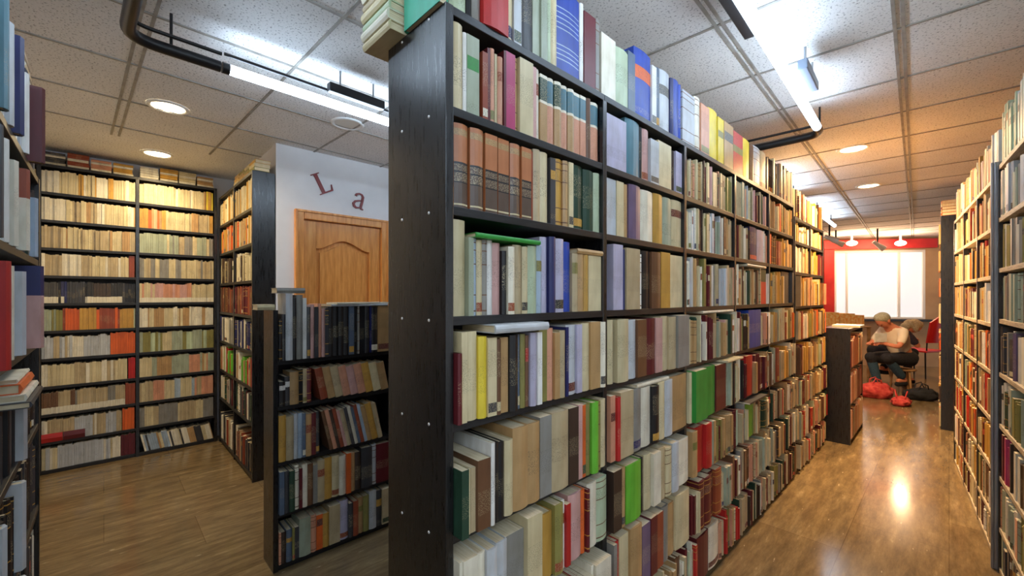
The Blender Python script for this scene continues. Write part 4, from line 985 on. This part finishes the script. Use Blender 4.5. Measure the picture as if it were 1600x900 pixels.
def person(T, label, shirt, trous, hair, bow, long_hair, calf_mat, head_turn):
    """Seated figure in its own frame: faces -x (towards the shelves), y to its left, hips at z 0.52."""
    r = thing('person', T, label, 'person', 'people sitting at the far end')
    hip = Vector((0, 0, 0.55)); ch = hip+Vector((-math.sin(bow)*0.42, 0, math.cos(bow)*0.42)); nk = ch+Vector((-math.sin(bow+0.2)*0.14, 0, math.cos(bow+0.2)*0.14))
    hd = nk+Vector((-math.sin(bow+head_turn)*0.13, 0, math.cos(bow+head_turn)*0.13))
    V = [(*hip, 0.105)]; E = []
    c = chain(V, E, 0, [(*hip.lerp(ch, 0.5), (0.10, 0.13)), (*ch, (0.11, 0.17))])
    n = chain(V, E, c, [(*nk, 0.055)])
    up = (hd-nk).normalized(); fwd = Vector((-up.z, 0, up.x)) if up.z > 0 else Vector((-0.3, 0, -1)).normalized()
    fwd = (Vector((-1, 0, 0))-up*up.dot(Vector((-1, 0, 0))))
    fwd = fwd.normalized() if fwd.length > 0.1 else Vector((0, 0, -1))
    h1 = chain(V, E, n, [(*(nk+up*0.06+fwd*0.015), 0.062), (*(nk+up*0.13+fwd*0.02), 0.082), (*(nk+up*0.20+fwd*0.012), 0.078), (*(nk+up*0.235), 0.05)])
    chain(V, E, n+2, [(*(nk+up*0.115+fwd*0.105), 0.014)])                              # nose
    knees, feet = [], []
    arms = []
    for sgn in (1, -1):
        sh = ch+Vector((-0.01, 0.17*sgn, 0.03)); el = ch+Vector((-0.16, 0.22*sgn, -0.20)); wr = Vector((-0.42, 0.07*sgn, 0.78))
        k = chain(V, E, c, [(*sh, 0.055), (*el, 0.042), (*wr, 0.028)])
        palm = wr+Vector((-0.07, -0.01*sgn, 0.0)); k = chain(V, E, k, [(*palm, (0.018, 0.035))])
        for j in range(4):
            b = palm+Vector((-0.025, (j-1.5)*0.019, 0.0)); ln = (0.9, 1.05, 1.0, 0.8)[j]
            chain(V, E, k, [(*b, 0.009), (*(b+Vector((-0.035*ln, 0, -0.012))), 0.008), (*(b+Vector((-0.05*ln, 0, -0.035))), 0.007)])
        chain(V, E, k, [(*(palm+Vector((0.01, -0.04*sgn, 0.012))), 0.010), (*(palm+Vector((-0.03, -0.055*sgn, 0.0))), 0.008)])
        arms.append((sh, el, wr))
        th = hip+Vector((-0.02, 0.095*sgn, -0.02)); kn = Vector((-0.43, 0.13*sgn, 0.54 if sgn > 0 else 0.56))
        an = Vector((-0.30, 0.12, 0.09)) if sgn > 0 else Vector((-0.08, -0.10, 0.20))
        k = chain(V, E, 0, [(*th, 0.075), (*kn, 0.056), (*an, 0.04), (*(an+Vector((-0.15, 0, -0.03 if sgn > 0 else 0.0))), (0.03, 0.04))])
        knees.append((th, kn, an))
    body = skin('body', V, E, 'skin', r)
    V = [(*(hip+Vector((0, 0, -0.03))), 0.14)]; E = []; c = chain(V, E, 0, [(*hip.lerp(ch, 0.5), (0.13, 0.16)), (*ch, (0.125, 0.185))]); chain(V, E, c, [(*nk.lerp(ch, 0.35), 0.075)])
    for sh, el, wr in arms: chain(V, E, c, [(*sh, 0.07), (*sh.lerp(el, 0.85), 0.06)])
    skin('shirt', V, E, shirt, r)
    (tl, kl, al), (tr, kr, ar) = knees
    endl = (kl.lerp(al, 0.18), kr.lerp(ar, 0.18)) if calf_mat else (al.lerp(kl, 0.12), ar.lerp(kr, 0.12))
    er = 0.07 if calf_mat else 0.056
    fused('trousers', trous, r, [([t_+Vector((0.05, 0, 0.0)), t_.lerp(k_, 0.3), t_.lerp(k_, 0.75), k_, e_], [0.112, 0.108, 0.09, 0.08, er]) for t_, k_, e_ in ((tl, kl, endl[0]), (tr, kr, endl[1]))],
          [(hip+Vector((0.02, 0, 0.0)), (0.145, 0.19, 0.135)), (kl, (0.08, 0.08, 0.08)), (kr, (0.08, 0.08, 0.08))])
    if calf_mat:
        for th, kn, an in knees: skin('trouser_leg', [(*kn, 0.073), (*kn.lerp(an, 0.5), 0.066), (*an.lerp(kn, 0.1), 0.056)], [(0, 1), (1, 2)], calf_mat, r)
    for th, kn, an in knees:
        skin('shoe', [(*(an+Vector((0.03, 0, -0.03))), 0.045), (*(an+Vector((-0.08, 0, -0.045))), 0.045), (*(an+Vector((-0.17, 0, -0.05))), 0.036)], [(0, 1), (1, 2)], 'shoe_black', r)
    hc = nk+up*0.165+fwd*0.0
    balls = [(hc-fwd*0.03, (0.092, 0.096, 0.09)), (hc+up*0.03-fwd*0.005, (0.085, 0.09, 0.075))]
    if long_hair: balls += [(hc-fwd*0.07-up*0.07, (0.075, 0.095, 0.08)), (hc-fwd*0.06-up*0.15, (0.06, 0.085, 0.07)), (hc+up.cross(fwd)*0.07-up*0.05, (0.05, 0.035, 0.09)), (hc-up.cross(fwd)*0.07-up*0.05, (0.05, 0.035, 0.09))]
    fused('hair', hair, r, [], balls, 0.01)
    side = up.cross(fwd)
    for s in (1, -1):
        blob('eye', 'eye_dark', r, nk+up*0.145+fwd*0.092+side*0.03*s, (0.010, 0.012, 0.008))
        blob('ear', 'skin', r, nk+up*0.125+side*0.085*s, (0.022, 0.012, 0.03))
    blob('mouth', 'lip', r, nk+up*0.07+fwd*0.078, (0.012, 0.022, 0.008))
    return r
def camdir(px): return math.atan2(CA, -SA)-math.atan((px-CX)/F)
PA = frame(*pxd(1411, 6.65), math.atan2(SA, CA)+0.12)
person(PA, 'grey-haired person in a peach shirt sitting hunched over a book', 'shirt_peach', 'trousers_black', 'hair_grey', 0.40, False, 'jeans', 0.55)
PB_ = frame(*pxd(1374, 7.45), math.atan2(SA, CA)+PI-0.15)
person(PB_, 'fair-haired person in dark clothes bending low behind the reader', 'shirt_dark', 'trousers_black', 'hair_blond', 0.80, True, None, 0.28)
def chair(T, label):
    r = thing('chair', T, label, 'chair', 'chairs at the far end')
    mb = MB(); mb.bbox(-0.21, 0.21, -0.21, 0.21, 0.40, 0.43, 0.01); mb.build('seat', 'chair_red', r)
    mb = MB(); pts = []
    for k in range(9):
        a = -0.9+1.8*k/8; pts.append((0.22*math.cos(a)*0.5+0.12, 0.24*math.sin(a)))
    for i in range(8):
        (xa, ya), (xb, yb) = pts[i], pts[i+1]
        mb.add([(xa, ya, 0.55), (xb, yb, 0.55), (xb+0.05, yb, 0.98-0.03*abs(i-3)), (xa+0.05, ya, 0.98-0.03*abs(i-3.9)), (xa+.02, ya, 0.55), (xb+.02, yb, 0.55), (xb+0.07, yb, 0.98-0.03*abs(i-3)), (xa+0.07, ya, 0.98-0.03*abs(i-3.9))], [(0, 1, 2, 3), (7, 6, 5, 4), (3, 2, 6, 7), (0, 4, 5, 1), (0, 3, 7, 4), (1, 5, 6, 2)])
    mb.build('backrest', 'chair_red', r)
    for sx in (-1, 1):
        for sy in (-1, 1):
            mb = MB(); mb.tube([(0.19*sx, 0.19*sy, 0), (0.18*sx, 0.18*sy, 0.40)], 0.011, 10); mb.build('leg', 'dark_metal', r)
    for sy in (-1, 1):
        mb = MB(); mb.tube([(0.19, 0.17*sy, 0.40), (0.2, 0.17*sy, 0.6)], 0.01, 8); mb.build('back_support', 'dark_metal', r)
    return r
PC = frame(*pxd(1437, 7.95), math.atan2(SA, CA)-1.3)
ch2 = chair(PC, 'empty red chair with tall rounded backrest before the window')
ch2.scale = (1.15, 1.15, 1.2)
def stool(T, label, h):
    r = thing('stool', T, label, 'stool', 'wooden stools at the far end'); mb = MB(); mb.lathe([(0.001, h), (0.15, h), (0.16, h-.015), (0.15, h-.03), (0.001, h-.03)], 24); mb.build('seat', 'card_brown', r)
    for k in range(3):
        a = 2*PI*k/3+0.3; mb = MB(); mb.tube([(0.16*math.cos(a), 0.16*math.sin(a), 0), (0.12*math.cos(a), 0.12*math.sin(a), h-.03)], 0.014, 8); mb.build('leg', 'card_brown', r)
stool(PB_, 'small wooden stool under the fair-haired person', 0.37)
stool(PA, 'wooden stool the peach-shirted reader sits on', 0.375)
# open book in the reader's hands
sp = dict(w=0.02, h=0.2, dp=0.14, col='white', style='bare', seed=5, soft=False, col2=None)
cov, pg, lb = book_shapes(sp)
r = thing('book', PA @ Matrix.Translation((-0.60, -0.10, 0.80)) @ Matrix.Rotation(PI/2, 4, 'X') @ Matrix.Rotation(PI/2, 4, 'Y') @ Matrix.Translation((0, 0, 0)), 'white book held in the hands of the peach-shirted reader', 'book')
cov.build('cover', 'book_cover', r, None, True); pg.build('page_block', 'page_paper', r)
# red carrier bag on the floor
def bag(T, label, mat, sc):
    r = thing('bag', T, label, 'bag'); mb = MB(); bm = bmesh.new(); bmesh.ops.create_icosphere(bm, subdivisions=4, radius=1); Rn = random.Random(3)
    from mathutils import noise as nz
    for v in bm.verts:
        k = 1+0.22*nz.noise(v.co*1.9)+0.1*nz.noise(v.co*5); v.co *= k
        if v.co.z < -0.75: v.co.z = -0.75
    mb.bm(bm, Matrix.Translation((0, 0, 0.75*sc[2])) @ Matrix.Diagonal((*sc, 1)), 0, True); mb.build('sack', mat, r)
    for s in (1, -1):
        mb = MB(); mb.tube([(sc[0]*0.25*s*0.3+0.04*s, 0.05*s, sc[2]*1.5), (0.02*s, 0.07*s, sc[2]*1.5+0.1), (-0.05*s, 0.05*s, sc[2]*1.5+0.07), (-0.07*s, 0.03*s, sc[2]*1.45)], 0.008, 8); mb.build('handle', mat, r)
bag(frame(*pxd(1368, 6.3), 0.4), 'crumpled red carrier bag on the floor beside the reader', 'bag_red', (0.22, 0.14, 0.13))
bag(frame(*pxd(1408, 5.85), 1.4), 'smaller crumpled red bag lying nearer on the floor', 'bag_red', (0.15, 0.1, 0.07))
bag(frame(*pxd(1440, 6.15), 0.4), 'black shoulder bag on the floor under the reader', 'shoe_black', (0.2, 0.12, 0.1))
# table with printed boxes behind the display case
TT = frame(*pxd(1312, 8.15), math.atan2(SA, CA))
r = thing('table', TT, 'plain table holding printed boxes behind the short display case', 'table')
mb = MB(); mb.bbox(-0.42, 0.36, -0.3, 0.3, 0.92, 0.95, 0.004); mb.build('table_top', 'card_brown', r)
for sx in (-1, 1):
    for sy in (-1, 1):
        mb = MB(); mb.bbox(0.37*sx-0.05, 0.37*sx-0.01, 0.26*sy-0.02, 0.26*sy+0.02, 0, 0.9198, 0.003); mb.build('leg', 'card_brown', r)
for k, (x, wd, h, lab) in enumerate(((-0.27, 0.26, 0.25, 'printed yellow box standing leftmost on the far table'), (0.02, 0.28, 0.23, 'printed yellow box in the middle of the far table'), (0.25, 0.17, 0.2, 'printed yellow box nearest the reader on the far table'))):
    r = thing('cardboard_box', TT @ Matrix.Translation((x, -0.05, 0.9505)), lab, 'box', 'printed boxes on the far table')
    mb = MB(); mb.bbox(-wd/2, wd/2, -0.12, 0.12, 0, h, 0.003); mb.build('carton', 'box_print', r)
    for s in (1, -1):
        mb = MB(); mb.box(-wd/2, wd/2, 0, 0.085, 0, 0.003, T=Matrix.Translation((0, 0.12*s, h)) @ Matrix.Rotation(PI if s > 0 else 0, 4, 'Z') @ Matrix.Rotation(-0.5, 4, 'X')); mb.build('flap', 'card_brown', r)
# dark radiator-like shelf below the window is the sill; corridor floor papers
# ------------------------------------------------------------------ light, world, camera
w = bpy.data.worlds.new('World'); S.world = w; w.use_nodes = True
bg = w.node_tree.nodes['Background']; bg.inputs['Color'].default_value = (0.90, 0.95, 1.0, 1); bg.inputs['Strength'].default_value = 0.42
cam = bpy.data.cameras.new('Camera'); co = bpy.data.objects.new('Camera', cam); C.objects.link(co); S.camera = co
cam.sensor_width = 36; cam.lens = F/1600*36; cam.shift_y = (HY-450)/1600; cam.clip_start = 0.02
co.location = (0, 0, EYE); co.rotation_euler = (PI/2, 0, math.radians(45.98))
S.view_settings.view_transform = 'Standard'; S.view_settings.look = 'None'; S.view_settings.gamma = 1; S.view_settings.use_curve_mapping = False
S.view_settings.exposure = 1.05
S.cycles.max_bounces = 8; S.cycles.diffuse_bounces = 5; S.cycles.glossy_bounces = 4
